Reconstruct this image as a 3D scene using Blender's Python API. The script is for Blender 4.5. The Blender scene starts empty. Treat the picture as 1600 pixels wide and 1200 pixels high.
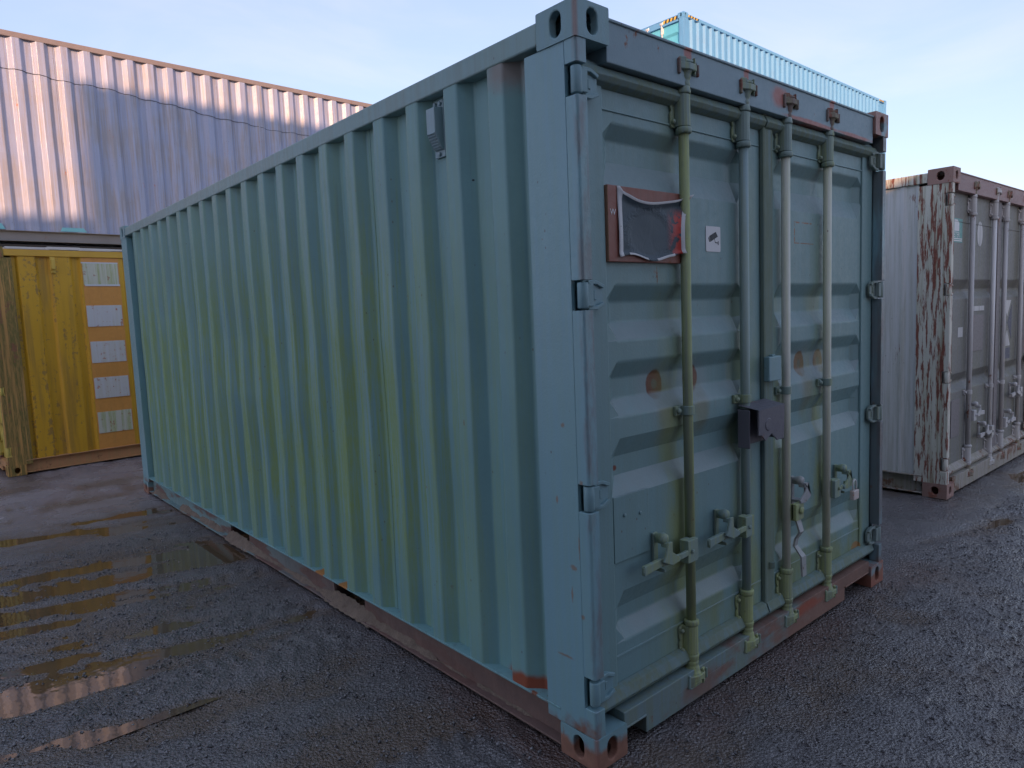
import bpy, bmesh, math, random
import numpy as np
from mathutils import Vector, Matrix

R = math.radians
random.seed(7)
scene = bpy.context.scene
col = scene.collection

# ------------------------------------------------------------------ camera
cd = bpy.data.cameras.new('camera')
cam = bpy.data.objects.new('camera', cd)
col.objects.link(cam)
cr = (0.752994758, -0.656760759, -0.040794597)
cu = (0.095725249, 0.047994004, 0.994250095)
cf = (0.651026551, 0.752570183, -0.099007820)
M = Matrix(((cr[0], cu[0], -cf[0], -1.68541), (cr[1], cu[1], -cf[1], -1.57614),
            (cr[2], cu[2], -cf[2], 1.60728), (0, 0, 0, 1)))
cam.matrix_world = M
cd.sensor_width = 36.0
cd.lens = 1093.42 / 1600 * 36
cd.clip_start = 0.05
cd.clip_end = 2000
scene.camera = cam

# ------------------------------------------------------------------ light
SUN_EL, SUN_AZ = 15.8, 223.8          # low sun behind and to the left of the camera
w = bpy.data.worlds.new('World')
scene.world = w
w.use_nodes = True
nt = w.node_tree
bg = nt.nodes['Background']
sky = nt.nodes.new('ShaderNodeTexSky')
sky.sky_type = 'NISHITA'
sky.sun_disc = False
sky.sun_elevation = R(SUN_EL)
sky.sun_rotation = R(SUN_AZ)
sky.air_density = 0.9
sky.dust_density = 0.8
sky.ozone_density = 0.6
hsv = nt.nodes.new('ShaderNodeHueSaturation')
hsv.inputs['Saturation'].default_value = 0.95
nt.links.new(sky.outputs[0], hsv.inputs['Color'])
tc = nt.nodes.new('ShaderNodeTexCoord')
mp = nt.nodes.new('ShaderNodeMapping')
mp.inputs['Scale'].default_value = (1.0, 1.0, 3.2)
nt.links.new(tc.outputs['Generated'], mp.inputs[0])
cn = nt.nodes.new('ShaderNodeTexNoise')
cn.inputs['Scale'].default_value = 2.6
cn.inputs['Detail'].default_value = 6
cn.inputs['Roughness'].default_value = 0.55
cn.inputs['Distortion'].default_value = 0.6
nt.links.new(mp.outputs[0], cn.inputs['Vector'])
cm_ = nt.nodes.new('ShaderNodeMapRange')
cm_.interpolation_type = 'SMOOTHSTEP'
for k_, q_ in enumerate((0.42, 0.75, 0.0, 0.55)):
    cm_.inputs[1 + k_].default_value = q_
nt.links.new(cn.outputs[0], cm_.inputs[0])
cl = nt.nodes.new('ShaderNodeHueSaturation')
cl.inputs['Saturation'].default_value = 0.30
cl.inputs['Value'].default_value = 1.0
nt.links.new(sky.outputs[0], cl.inputs['Color'])
cx = nt.nodes.new('ShaderNodeMix')
cx.data_type = 'RGBA'
nt.links.new(cm_.outputs[0], cx.inputs[0])
nt.links.new(hsv.outputs[0], cx.inputs[6])
nt.links.new(cl.outputs[0], cx.inputs[7])
tint = nt.nodes.new('ShaderNodeMix')
tint.data_type = 'RGBA'
tint.blend_type = 'MULTIPLY'
tint.inputs[0].default_value = 1.0
tint.inputs[7].default_value = (0.99, 0.925, 1.0, 1.0)     # winter air: a touch less green
# thin even haze over the whole sky
hz = nt.nodes.new('ShaderNodeMix')
hz.data_type = 'RGBA'
hz.inputs[0].default_value = 0.72
hz.inputs[7].default_value = (1.03, 1.32, 1.72, 1.0)
nt.links.new(cx.outputs[2], hz.inputs[6])
nt.links.new(hz.outputs[2], tint.inputs[6])
nt.links.new(tint.outputs[2], bg.inputs[0])
bg.inputs[1].default_value = 0.15
sl = bpy.data.lights.new('sun', 'SUN')
sl.energy = 2.0
sl.angle = R(0.6)
sl.color = (1.0, 0.58, 0.34)
so = bpy.data.objects.new('sun', sl)
col.objects.link(so)
sd = Vector((math.sin(R(SUN_AZ)) * math.cos(R(SUN_EL)), math.cos(R(SUN_AZ)) * math.cos(R(SUN_EL)), math.sin(R(SUN_EL))))
so.rotation_euler = sd.to_track_quat('Z', 'Y').to_euler()
vs = scene.view_settings
vs.view_transform = 'Standard'
vs.look = 'None'
vs.exposure = 1.6
vs.gamma = 1.0
vs.use_curve_mapping = False


# ------------------------------------------------------------------ node helper
class NB:
    def __init__(s, name):
        s.mat = bpy.data.materials.new(name)
        s.mat.use_nodes = True
        s.t = s.mat.node_tree
        s.b = s.t.nodes['Principled BSDF']
        s._pos = s._obj = None

    def lk(s, a, inp):
        if isinstance(a, (int, float)):
            inp.default_value = a
        elif isinstance(a, tuple):
            inp.default_value = (*a, 1.0) if len(a) == 3 and inp.type == 'RGBA' else a
        else:
            s.t.links.new(a, inp)

    def obj(s):
        if s._obj is None:
            s._obj = s.t.nodes.new('ShaderNodeTexCoord').outputs['Object']
        return s._obj

    def pos(s):
        if s._pos is None:
            s._pos = s.t.nodes.new('ShaderNodeNewGeometry').outputs['Position']
        return s._pos

    def math(s, op, a, b=0.0, c=0.0, clamp=False):
        n = s.t.nodes.new('ShaderNodeMath')
        n.operation = op
        n.use_clamp = clamp
        s.lk(a, n.inputs[0]); s.lk(b, n.inputs[1]); s.lk(c, n.inputs[2])
        return n.outputs[0]

    def mul(s, a, b): return s.math('MULTIPLY', a, b)
    def add(s, a, b): return s.math('ADD', a, b)
    def mx(s, a, b): return s.math('MAXIMUM', a, b)

    def xyz(s, v):
        n = s.t.nodes.new('ShaderNodeSeparateXYZ')
        s.lk(v, n.inputs[0])
        return n.outputs

    def scale(s, v, sc, off=(0, 0, 0)):
        n = s.t.nodes.new('ShaderNodeMapping')
        s.lk(v, n.inputs[0])
        n.inputs['Scale'].default_value = sc
        n.inputs['Location'].default_value = off
        return n.outputs[0]

    def noise(s, v, scale, detail=3.0, rough=0.55, dist=0.0):
        n = s.t.nodes.new('ShaderNodeTexNoise')
        s.lk(v, n.inputs['Vector'])
        n.inputs['Scale'].default_value = scale
        n.inputs['Detail'].default_value = detail
        n.inputs['Roughness'].default_value = rough
        n.inputs['Distortion'].default_value = dist
        return n.outputs[0]

    def voro(s, v, scale, feature='F1'):
        n = s.t.nodes.new('ShaderNodeTexVoronoi')
        n.feature = feature
        s.lk(v, n.inputs['Vector'])
        n.inputs['Scale'].default_value = scale
        return n.outputs[0]

    def ramp(s, v, a, b, c=0.0, d=1.0):
        n = s.t.nodes.new('ShaderNodeMapRange')
        n.interpolation_type = 'SMOOTHSTEP'
        s.lk(v, n.inputs[0])
        for i, q in enumerate((a, b, c, d)):
            s.lk(q, n.inputs[1 + i])
        return n.outputs[0]

    def mix(s, f, a, b, mode='MIX'):
        n = s.t.nodes.new('ShaderNodeMix')
        n.data_type = 'RGBA'
        n.blend_type = mode
        s.lk(f, n.inputs[0]); s.lk(a, n.inputs[6]); s.lk(b, n.inputs[7])
        return n.outputs[2]

    def ell(s, v, ax, c, r, soft=0.25, warp=0.25, wscale=14.0):
        """mask of a noisy-edged ellipse in the plane of axes ax"""
        x = s.xyz(v)
        d = None
        for a, cc, rr in zip(ax, c, r):
            q = s.mul(s.math('SUBTRACT', x[a], cc), 1.0 / rr)
            q = s.mul(q, q)
            d = q if d is None else s.add(d, q)
        d = s.math('SQRT', d)
        d = s.add(d, s.mul(s.math('SUBTRACT', s.noise(v, wscale, 3), 0.5), 2 * warp))
        return s.ramp(d, 1 - soft, 1 + soft, 1.0, 0.0)

    def bump(s, h, strength, dist, prev=None):
        n = s.t.nodes.new('ShaderNodeBump')
        n.inputs['Strength'].default_value = strength
        n.inputs['Distance'].default_value = dist
        s.lk(h, n.inputs['Height'])
        if prev is not None:
            s.lk(prev, n.inputs['Normal'])
        return n.outputs[0]

    def out(s, color, rough=0.5, normal=None, metal=0.0, spec=0.5):
        s.lk(color, s.b.inputs['Base Color'])
        s.lk(rough, s.b.inputs['Roughness'])
        s.lk(metal, s.b.inputs['Metallic'])
        s.b.inputs['Specular IOR Level'].default_value = spec
        if normal is not None:
            s.lk(normal, s.b.inputs['Normal'])
        return s.mat


def paint(name, base, rough=0.42, var=0.22, algae=0.0, algae_col=(0.18, 0.22, 0.08), rust=0.0,
          rust_col=(0.17, 0.060, 0.030), rust_scale=5.0, streak=0.0, streak_col=(0.05, 0.04, 0.025), speck=0.12,
          world=True, extra=None, bump=0.25, fade=0.0, fade_col=(0.4, 0.4, 0.4), zalgae=None, rust_str=(1, 1, 1), spec=0.5):
    base = tuple(min(0.80, q * 3.5) for q in base)
    algae_col, rust_col, streak_col, fade_col = (tuple(min(0.8, q * 1.35) for q in c_) for c_ in (algae_col, rust_col, streak_col, fade_col))
    n = NB(name)
    v = n.pos() if world else n.obj()
    big = n.noise(v, 1.7, 4, 0.6)
    fine = n.noise(v, 55, 3, 0.6)
    st = n.noise(n.scale(v, (9, 9, 0.55)), 1.0, 4, 0.65)
    st2 = n.noise(n.scale(v, (38, 38, 1.3)), 1.0, 3, 0.6)
    k = n.add(n.mul(n.math('SUBTRACT', big, 0.5), 2 * var), n.mul(n.math('SUBTRACT', fine, 0.5), var * 0.5))
    k = n.add(k, n.mul(n.math('SUBTRACT', st, 0.5), var * 0.9))
    c = n.mix(n.math('ADD', k, 0.5, clamp=True), tuple(q * 0.55 for q in base), tuple(min(0.85, q * 1.45) for q in base))
    if fade:
        fm = n.mul(n.ramp(n.add(n.mul(big, 0.5), n.mul(st2, 0.5)), 0.42, 0.62), fade)
        c = n.mix(fm, c, fade_col)
    if streak:
        sm = n.mul(n.ramp(n.mul(n.add(st, st2), 0.5), 0.5, 0.64), streak)
        c = n.mix(sm, c, streak_col)
    r = n.ramp(fine, 0.3, 0.75, rough - 0.08, rough + 0.12)
    if algae:
        am = n.ramp(n.add(n.add(n.mul(st, 0.34), n.mul(big, 0.10)), n.mul(st2, 0.56)), 0.42, 0.56)
        am = n.mul(am, n.ramp(n.noise(n.scale(v, (1, 1, 0.12)), 120, 3, 0.65), 0.36, 0.60, 0.6, 1.0))
        if zalgae is not None:
            am = n.mul(am, zalgae(n, v))
        am = n.mul(am, algae)
        c = n.mix(am, c, algae_col)
        r = n.add(r, n.mul(am, 0.25))
    if rust:
        rn = n.add(n.mul(n.noise(n.scale(v, rust_str), rust_scale, 6, 0.68), 0.75), n.mul(st2, 0.25))
        rm = n.ramp(rn, 0.66 - 0.28 * rust, 0.72 - 0.28 * rust)
        rc = n.mix(n.noise(v, 30, 4, 0.7), tuple(q * 0.45 for q in rust_col), tuple(q * 1.5 for q in rust_col))
        c = n.mix(rm, c, rc)
        r = n.mx(r, n.mul(rm, 0.85))
    if speck:
        vo = n.voro(n.scale(v, (1, 1, 0.6)), 26)
        sp = n.mul(n.ramp(vo, 0.05, 0.11, 1, 0), n.ramp(n.noise(v, 3.1, 2), 0.5, 0.62))
        c = n.mix(n.mul(sp, speck * 5 if speck < 0.2 else 1.0), c, (0.10, 0.045, 0.03))
    if extra:
        c, r = extra(n, n.obj(), c, r)
    nm = n.bump(n.noise(v, 130, 2, 0.5), bump, 0.0016)
    nm = n.bump(n.noise(v, 5, 3, 0.5), 0.22, 0.006, nm)
    return n.out(c, r, nm, spec=spec)


# ------------------------------------------------------------------ mesh helper
class MB:
    def __init__(s):
        s.v, s.f, s.m, s.s = [], [], [], []

    def face(s, pts, mat=0, smooth=False):
        i = len(s.v)
        s.v += [tuple(p) for p in pts]
        s.f.append(tuple(range(i, i + len(pts)))); s.m.append(mat); s.s.append(smooth)

    def raw(s, verts, faces, mat=0, smooth=False):
        i = len(s.v)
        s.v += [tuple(p) for p in verts]
        for f in faces:
            s.f.append(tuple(i + q for q in f)); s.m.append(mat); s.s.append(smooth)

    def box(s, x0, x1, y0, y1, z0, z1, mat=0):
        v = [(x, y, z) for x in (x0, x1) for y in (y0, y1) for z in (z0, z1)]
        s.raw(v, [(0, 1, 3, 2), (4, 6, 7, 5), (0, 4, 5, 1), (2, 3, 7, 6), (0, 2, 6, 4), (1, 5, 7, 3)], mat)

    def prism(s, poly, axis, a, b, mat=0, smooth=False):
        """poly of 2-D points extruded along axis ('x','y','z') from a to b"""
        def p(q, t):
            return {'x': (t, q[0], q[1]), 'y': (q[0], t, q[1]), 'z': (q[0], q[1], t)}[axis]
        k = len(poly)
        v = [p(q, a) for q in poly] + [p(q, b) for q in poly]
        f = [(i, (i + 1) % k, k + (i + 1) % k, k + i) for i in range(k)]
        s.raw(v, f, mat, smooth)
        s.raw(v[:k], [tuple(range(k))], mat)
        s.raw(v[k:], [tuple(range(k))[::-1]], mat)

    def lathe(s, prof, c=(0, 0, 0), n=16, axis='z', mat=0):
        """prof: (radius, height) pairs"""
        v, f = [], []
        for r, h in prof:
            for i in range(n):
                a = 2 * math.pi * i / n
                x, y = r * math.cos(a), r * math.sin(a)
                q = {'z': (x, y, h), 'y': (x, h, y), 'x': (h, x, y)}[axis]
                v.append((c[0] + q[0], c[1] + q[1], c[2] + q[2]))
        for j in range(len(prof) - 1):
            for i in range(n):
                f.append((j * n + i, j * n + (i + 1) % n, (j + 1) * n + (i + 1) % n, (j + 1) * n + i))
        s.raw(v, f, mat, True)
        s.raw(v[:n], [tuple(range(n))], mat)
        s.raw(v[-n:], [tuple(range(n))[::-1]], mat)

    def tube(s, pts, r, n=8, mat=0):
        pts = [Vector(p) for p in pts]
        v, f = [], []
        up = Vector((0.13, 0.2, 0.97))
        for i, p in enumerate(pts):
            d = (pts[min(i + 1, len(pts) - 1)] - pts[max(i - 1, 0)]).normalized()
            if abs(d.dot(up)) > 0.95:
                up = Vector((1, 0.1, 0))
            a = d.cross(up).normalized()
            b = d.cross(a)
            for k in range(n):
                t = 2 * math.pi * k / n
                v.append(p + (a * math.cos(t) + b * math.sin(t)) * r)
        for j in range(len(pts) - 1):
            for k in range(n):
                f.append((j * n + k, j * n + (k + 1) % n, (j + 1) * n + (k + 1) % n, (j + 1) * n + k))
        s.raw(v, f, mat, True)
        s.raw(v[:n], [tuple(range(n))], mat)
        s.raw(v[-n:], [tuple(range(n))], mat)

    def mesh(s, name, mats, recalc=True):
        me = bpy.data.meshes.new(name)
        me.from_pydata(s.v, [], s.f)
        if not isinstance(mats, (list, tuple)):
            mats = [mats]
        for m in mats:
            me.materials.append(m)
        me.polygons.foreach_set('material_index', s.m)
        me.polygons.foreach_set('use_smooth', s.s)
        if recalc:
            bm = bmesh.new(); bm.from_mesh(me)
            bmesh.ops.remove_doubles(bm, verts=bm.verts, dist=1e-5)
            bmesh.ops.recalc_face_normals(bm, faces=bm.faces)
            bm.to_mesh(me); bm.free()
        me.update()
        return me

    def build(s, name, mats, parent=None, bevel=0.0, seg=2, loc=(0, 0, 0), recalc=True):
        return link(name, s.mesh(name, mats, recalc), parent, bevel, seg, loc)


def link(name, me, parent=None, bevel=0.0, seg=2, loc=(0, 0, 0), rot=(0, 0, 0)):
    o = bpy.data.objects.new(name, me)
    col.objects.link(o)
    o.location = loc
    o.rotation_euler = rot
    if parent is not None:
        o.parent = parent
    if bevel:
        b = o.modifiers.new('edge', 'BEVEL')
        b.width = bevel; b.segments = seg; b.limit_method = 'ANGLE'; b.angle_limit = R(28)
        b.harden_normals = False
    return o


def tag(o, label, cat, group=None, kind=None):
    o['label'] = label
    o['category'] = cat
    if group:
        o['group'] = group
    if kind:
        o['kind'] = kind
    return o


def thing(name, label, cat, loc=(0, 0, 0), rz=0.0, group=None):
    o = bpy.data.objects.new(name, None)
    col.objects.link(o)
    o.location = loc
    o.rotation_euler = (0, 0, rz)
    return tag(o, label, cat, group)


def text_mesh(txt, size, mat, extrude=0.0004):
    cu_ = bpy.data.curves.new('lettering', 'FONT')
    cu_.body = txt
    cu_.size = size
    cu_.extrude = extrude
    cu_.align_x = 'LEFT'
    cu_.resolution_u = 3
    ob = bpy.data.objects.new('lettering', cu_)
    me = bpy.data.meshes.new_from_object(ob)
    bpy.data.objects.remove(ob)
    me.materials.clear()
    me.materials.append(mat)
    return me


# ------------------------------------------------------------------ materials
GREEN = (0.050, 0.092, 0.094)
PRIMER = (0.30, 0.085, 0.045)
ALG = (0.170, 0.242, 0.085)
WSTEEL = (0.33, 0.33, 0.33)


def side_extra(n, v, c, r):
    # weld seams and primer at the ends of the wall
    m = n.ell(v, (1, 2), (0.36, 2.47), (0.09, 0.06), 0.7, 0.8)
    c = n.mix(n.mul(m, 0.45), c, PRIMER)
    m = n.ell(v, (1, 2), (0.36, 0.17), (0.14, 0.05), 0.3, 0.4)
    c = n.mix(m, c, PRIMER)
    for y, z, ry, rz in ((1.06, 1.02, 0.007, 0.05), (0.77, 0.93, 0.006, 0.09), (1.02, 0.86, 0.03, 0.008)):
        c = n.mix(n.ell(v, (1, 2), (y, z), (ry, rz), 0.3, 0.4, 40), c, (0.23, 0.075, 0.03))
    for y, z, ry, rz in ((0.775, 1.66, 0.0035, 0.14), (0.742, 1.76, 0.003, 0.06), (0.50, 2.33, 0.008, 0.008), (0.60, 2.13, 0.004, 0.004)):
        c = n.mix(n.ell(v, (1, 2), (y, z), (ry, rz), 0.25, 0.3, 30), c, (0.015, 0.025, 0.03))
    x = n.xyz(v)
    run = n.ramp(n.noise(n.scale(v, (20, 34, 0.5)), 1.0, 3, 0.6), 0.66, 0.76)
    run = n.mul(run, n.ramp(x[2], 1.9, 2.45, 0.0, 0.55))
    c = n.mix(run, c, (0.10, 0.085, 0.07))
    return c, r


def z_side(n, v):
    z = n.xyz(v)[2]
    y = n.xyz(v)[1]
    return n.mul(n.mul(n.ramp(z, 2.45, 1.3, 0.30, 1.0), n.ramp(y, 0.25, 1.4, 0.22, 1.0)), n.ramp(z, 0.1, 0.7, 0.55, 1.0))


M_gside = paint('green_side_paint', GREEN, 0.36, 0.24, algae=0.95, algae_col=ALG, rust=0.05, extra=side_extra, zalgae=z_side, bump=0.05, spec=0.38)


def post_extra(n, v, c, r):
    x = n.xyz(v)
    edge = n.mul(n.ramp(x[1], 0.030, 0.012), n.ramp(n.noise(n.scale(v, (6, 6, 1.4)), 1.4, 5, 0.7), 0.42, 0.60))
    c = n.mix(n.mul(edge, 0.5), c, (0.17, 0.085, 0.065))
    low = n.ramp(n.add(x[2], n.mul(n.noise(v, 9, 4), 0.22)), 0.20, 0.27, 1, 0)
    c = n.mix(low, c, n.mix(n.noise(v, 24, 4), (0.13, 0.055, 0.03), (0.30, 0.12, 0.07)))
    for y, z, ry, rz in ((0.10, 0.62, 0.006, 0.03), (0.06, 0.8, 0.004, 0.05), (0.14, 0.38, 0.05, 0.006), (0.09, 0.72, 0.02, 0.012),
                         (0.05, 0.55, 0.012, 0.01), (0.16, 0.95, 0.008, 0.014), (0.04, 1.02, 0.01, 0.02), (0.12, 1.22, 0.012, 0.01)):
        c = n.mix(n.mul(n.ell(v, (1, 2), (y, z), (ry * 0.7, rz * 0.8), 0.5, 0.8, 70), 0.75), c, (0.26, 0.15, 0.09))
    c = n.mix(n.mul(n.mul(n.ramp(x[0], 2.30, 2.36), 0.6), n.ramp(n.noise(n.scale(v, (5, 5, 0.9)), 1.3, 4), 0.30, 0.46)), c, n.mix(n.noise(v, 20, 4), (0.050, 0.032, 0.032), (0.15, 0.075, 0.06)))
    return c, r


M_gpost = paint('green_post_paint', (0.056, 0.100, 0.114), 0.38, 0.14, algae=0.12, algae_col=ALG, rust=0.06, extra=post_extra, bump=0.4, spec=0.7)


def cast_extra(n, v, c, r):
    x = n.xyz(v)
    low = n.ramp(n.add(x[2], n.mul(n.noise(v, 13, 4), 0.07)), 0.095, 0.125, 1, 0)
    rc = n.mix(n.noise(v, 20, 5, 0.65), (0.13, 0.065, 0.045), (0.40, 0.19, 0.125))
    c = n.mix(low, c, rc)
    c = n.mix(n.mul(n.ramp(x[0], 2.2, 2.3), n.ramp(n.noise(v, 6, 4), 0.35, 0.5)), c, n.mix(n.noise(v, 18, 4), (0.21, 0.075, 0.05), (0.37, 0.15, 0.10)))
    e = n.mul(n.ramp(x[1], 0.02, 0.004), n.ramp(x[0], 0.02, 0.004))
    c = n.mix(n.mul(e, 0.7), c, (0.24, 0.10, 0.07))
    return c, n.mx(r, n.mul(low, 0.8))


M_gcast = paint('green_casting_paint', (0.056, 0.094, 0.104), 0.42, 0.15, algae=0.1, rust=0.10, extra=cast_extra, bump=0.5)


def rail_extra(n, v, c, r):
    x = n.xyz(v)
    m = n.ramp(n.add(n.noise(n.scale(v, (3, 1.6, 6)), 1.5, 4), n.mul(x[2], 0.5)), 0.48, 0.60, 1, 0)
    near = n.ramp(x[1], 4.0, 1.6, 0.25, 0.95)
    web = n.ramp(x[2], 0.160, 0.154)
    c = n.mix(n.mul(n.mx(m, near), web), c, n.mix(n.noise(v, 14, 5, 0.65), (0.085, 0.050, 0.042), (0.25, 0.135, 0.105)))
    for y in (1.86, 2.14):
        c = n.mix(n.ell(v, (1, 2), (y, 0.165), (0.05, 0.03), 0.2, 0.5), c, (0.42, 0.17, 0.04))
    return c, n.add(r, 0.15)


M_grail = paint('green_bottom_rail_paint', GREEN, 0.5, 0.2, rust=0.22, streak=0.3, extra=rail_extra)
M_gtop = paint('green_top_rail_paint', (0.066, 0.100, 0.102), 0.45, 0.16, algae=0.1, rust=0.12, fade=0.3, fade_col=(0.14, 0.14, 0.135))


def header_extra(n, v, c, r):
    for x, z, rx, rz in ((0.62, 2.545, 0.02, 0.06), (1.03, 2.545, 0.018, 0.05), (1.30, 2.50, 0.07, 0.04), (1.80, 2.54, 0.02, 0.05),
                         (1.6, 2.435, 0.24, 0.010), (2.05, 2.435, 0.22, 0.009)):
        c = n.mix(n.mul(n.ell(v, (0, 2), (x, z), (rx, rz), 0.4, 0.5), 0.8), c, (0.40, 0.10, 0.06))
    return c, r


M_ghead = paint('green_header_paint', (0.056, 0.082, 0.092), 0.46, 0.14, rust=0.10, extra=header_extra)


def sill_extra(n, v, c, r):
    x = n.xyz(v)
    m = n.ramp(n.add(n.mul(x[0], 0.35), n.noise(n.scale(v, (2.5, 2.5, 5)), 1.6, 5, 0.6)), 0.78, 1.0)
    c = n.mix(m, c, n.mix(n.noise(v, 11, 5, 0.65), (0.11, 0.068, 0.052), (0.30, 0.165, 0.125)))
    c = n.mix(n.ell(v, (0, 2), (1.53, 0.11), (0.18, 0.03), 0.3, 0.7), c, (0.30, 0.085, 0.05))
    c = n.mix(n.mul(n.ell(v, (0, 2), (1.75, 0.05), (0.5, 0.05), 0.4, 0.6), 0.8), c, (0.24, 0.135, 0.10))
    c = n.mix(n.mul(n.ell(v, (0, 2), (0.66, 0.06), (0.12, 0.06), 0.5, 0.6), 0.6), c, (0.22, 0.08, 0.05))
    return c, n.add(r, n.mul(m, 0.25))


M_gsill = paint('green_sill_paint', (0.048, 0.068, 0.070), 0.5, 0.2, algae=0.35, algae_col=(0.14, 0.15, 0.06), rust=0.12, extra=sill_extra)


def door_extra(n, v, c, r):
    for x, z, rx, rz in ((0.49, 1.317, 0.050, 0.058), (0.725, 1.32, 0.050, 0.056), (1.64, 1.308, 0.050, 0.062), (1.84, 1.308, 0.05, 0.06)):
        halo = n.ell(v, (0, 2), (x, z - 0.02), (rx * 2.1, rz * 1.75), 0.4, 0.5, 9)
        c = n.mix(n.mul(halo, 0.50), c, (0.25, 0.30, 0.31))
        ring = n.ell(v, (0, 2), (x, z), (rx, rz), 0.10, 0.15, 20)
        rc = n.mix(n.noise(v, 40, 4), (0.085, 0.030, 0.018), (0.20, 0.07, 0.04))
        if x > 1.2:
            rc = n.mix(n.noise(v, 40, 4), (0.12, 0.07, 0.03), (0.22, 0.13, 0.06))
        c = n.mix(ring, c, rc)
        c = n.mix(n.mul(n.ell(v, (0, 2), (x, z), (rx * 0.35, rz * 0.35), 0.15, 0.3, 40), 0.8), c, (0.11, 0.12, 0.085))
        c = n.mix(n.mul(n.ell(v, (0, 2), (x + 0.03, z - 0.13), (0.05, 0.10), 0.6, 0.4), 0.5), c, (0.19, 0.16, 0.06))
    c = n.mix(n.ell(v, (0, 2), (2.215, 0.235), (0.052, 0.034), 0.06, 0.08, 30), c, (0.40, 0.13, 0.06))
    c = n.mix(n.ell(v, (0, 2), (0.245, 1.03), (0.012, 0.010), 0.3, 0.4, 60), c, (0.17, 0.05, 0.03))
    # scratched square outline with bare rust on the right door
    x = n.xyz(v)
    def line(a0, a1, b0, b1):
        q = n.mul(n.mul(n.math('GREATER_THAN', x[0], a0), n.math('LESS_THAN', x[0], a1)),
                  n.mul(n.math('GREATER_THAN', x[2], b0), n.math('LESS_THAN', x[2], b1)))
        return n.mul(q, n.ramp(n.noise(v, 26, 3), 0.36, 0.5))
    for q in ((1.527, 1.536, 1.885, 1.989), (1.536, 1.70, 1.981, 1.988), (1.536, 1.72, 1.886, 1.890)):
        c = n.mix(line(*q), c, (0.26, 0.12, 0.06))
    # pale hairline scratches
    sc = n.ramp(n.noise(n.scale(v, (70, 70, 3.5), (3, 0, 0)), 1.0, 2, 0.5, 0.4), 0.70, 0.73)
    sc = n.mul(sc, n.ramp(n.noise(v, 2.2, 2), 0.5, 0.62))
    c = n.mix(n.mul(sc, 0.5), c, (0.24, 0.28, 0.28))
    # green growth along the rods and the foot of the doors
    for xr in (0.60, 1.09, 1.37, 1.80):
        g = n.mul(n.ramp(n.math('ABSOLUTE', n.math('SUBTRACT', x[0], xr + 0.0)), 0.02, 0.17, 1, 0), n.ramp(n.noise(n.scale(v, (6, 6, 1.6)), 1.3, 4), 0.36, 0.62))
        g = n.mul(g, n.ramp(x[2], 2.1, 0.6, 0.25, 0.9))
        c = n.mix(n.mul(g, 0.8), c, (0.27, 0.30, 0.085))
    g = n.mul(n.ramp(x[2], 0.75, 0.2), n.ramp(n.noise(n.scale(v, (4, 4, 1.5)), 1.5, 4), 0.35, 0.6))
    g = n.mul(g, n.ramp(x[0], 0.25, 0.9))
    c = n.mix(n.mul(g, 0.75), c, (0.20, 0.23, 0.075))
    # upward ledges painted lighter to heighten the doors' light and shade
    nn = n.t.nodes.new('ShaderNodeNewGeometry').outputs['Normal']
    up = n.ramp(n.xyz(nn)[2], 0.15, 0.45)
    c = n.mix(n.mul(up, n.ramp(n.noise(n.scale(v, (4, 4, 4)), 1.3, 4), 0.3, 0.6, 0.25, 0.75)), c, (0.22, 0.275, 0.28))
    return c, r


M_gdoor = paint('green_door_paint', (0.050, 0.083, 0.086), 0.42, 0.17, algae=0.12, algae_col=(0.12, 0.14, 0.055), rust=0.03, speck=0.14, extra=door_extra, bump=0.35)
M_ghw = paint('green_hardware_paint', (0.058, 0.080, 0.074), 0.48, 0.2, algae=0.65, algae_col=(0.22, 0.25, 0.10), rust=0.16, rust_scale=11)
M_grod_moss = paint('mossy_rod_paint', (0.062, 0.072, 0.052), 0.5, 0.22, algae=0.8, algae_col=(0.26, 0.295, 0.115), rust=0.10, rust_scale=14)
M_grod_blue = paint('clean_rod_paint', (0.066, 0.094, 0.098), 0.42, 0.18, algae=0.35, algae_col=(0.19, 0.21, 0.09), fade=0.2, fade_col=(0.2, 0.22, 0.22))
M_grod_pale = paint('pale_worn_rod_paint', (0.175, 0.178, 0.148), 0.5, 0.22, algae=0.45, algae_col=(0.36, 0.38, 0.18), rust=0.06, rust_scale=12, rust_col=(0.20, 0.13, 0.09))
M_hinge = paint('green_hinge_paint', (0.052, 0.088, 0.098), 0.42, 0.16, algae=0.1, rust=0.08)
M_ghinge2 = paint('dulled_hinge_paint', (0.055, 0.072, 0.070), 0.5, 0.2, algae=0.5, algae_col=(0.10, 0.115, 0.05), rust=0.2)  # right hinges: colour darkened to offset the side light they catch
M_rubber = paint('weathered_gasket_rubber', (0.040, 0.060, 0.058), 0.62, 0.22, algae=0.5, algae_col=(0.12, 0.13, 0.05), speck=0.0)
M_dark = paint('shade_dark_steel', (0.012, 0.010, 0.009), 0.8, 0.3, rust=0.3, rust_col=(0.08, 0.035, 0.022))
M_cam_rust = paint('rusty_cam_steel', (0.05, 0.038, 0.033), 0.6, 0.25, algae=0.3, rust=0.55, rust_scale=22, rust_col=(0.16, 0.07, 0.05))
M_lockbox = paint('lock_box_steel', (0.036, 0.035, 0.041), 0.5, 0.16, rust=0.22, rust_scale=9)
M_pad = paint('padlock_brass_steel', (0.15, 0.13, 0.12), 0.42, 0.15, rust=0.35, rust_scale=26, rust_col=(0.42, 0.17, 0.08), speck=0.0)
M_chrome = paint('shackle_steel', (0.16, 0.16, 0.16), 0.3, 0.1, speck=0.0)
M_galv = paint('worn_bare_handle', (0.095, 0.095, 0.10), 0.45, 0.25, algae=0.2, rust=0.3, rust_scale=16, rust_col=(0.13, 0.08, 0.06))
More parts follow.
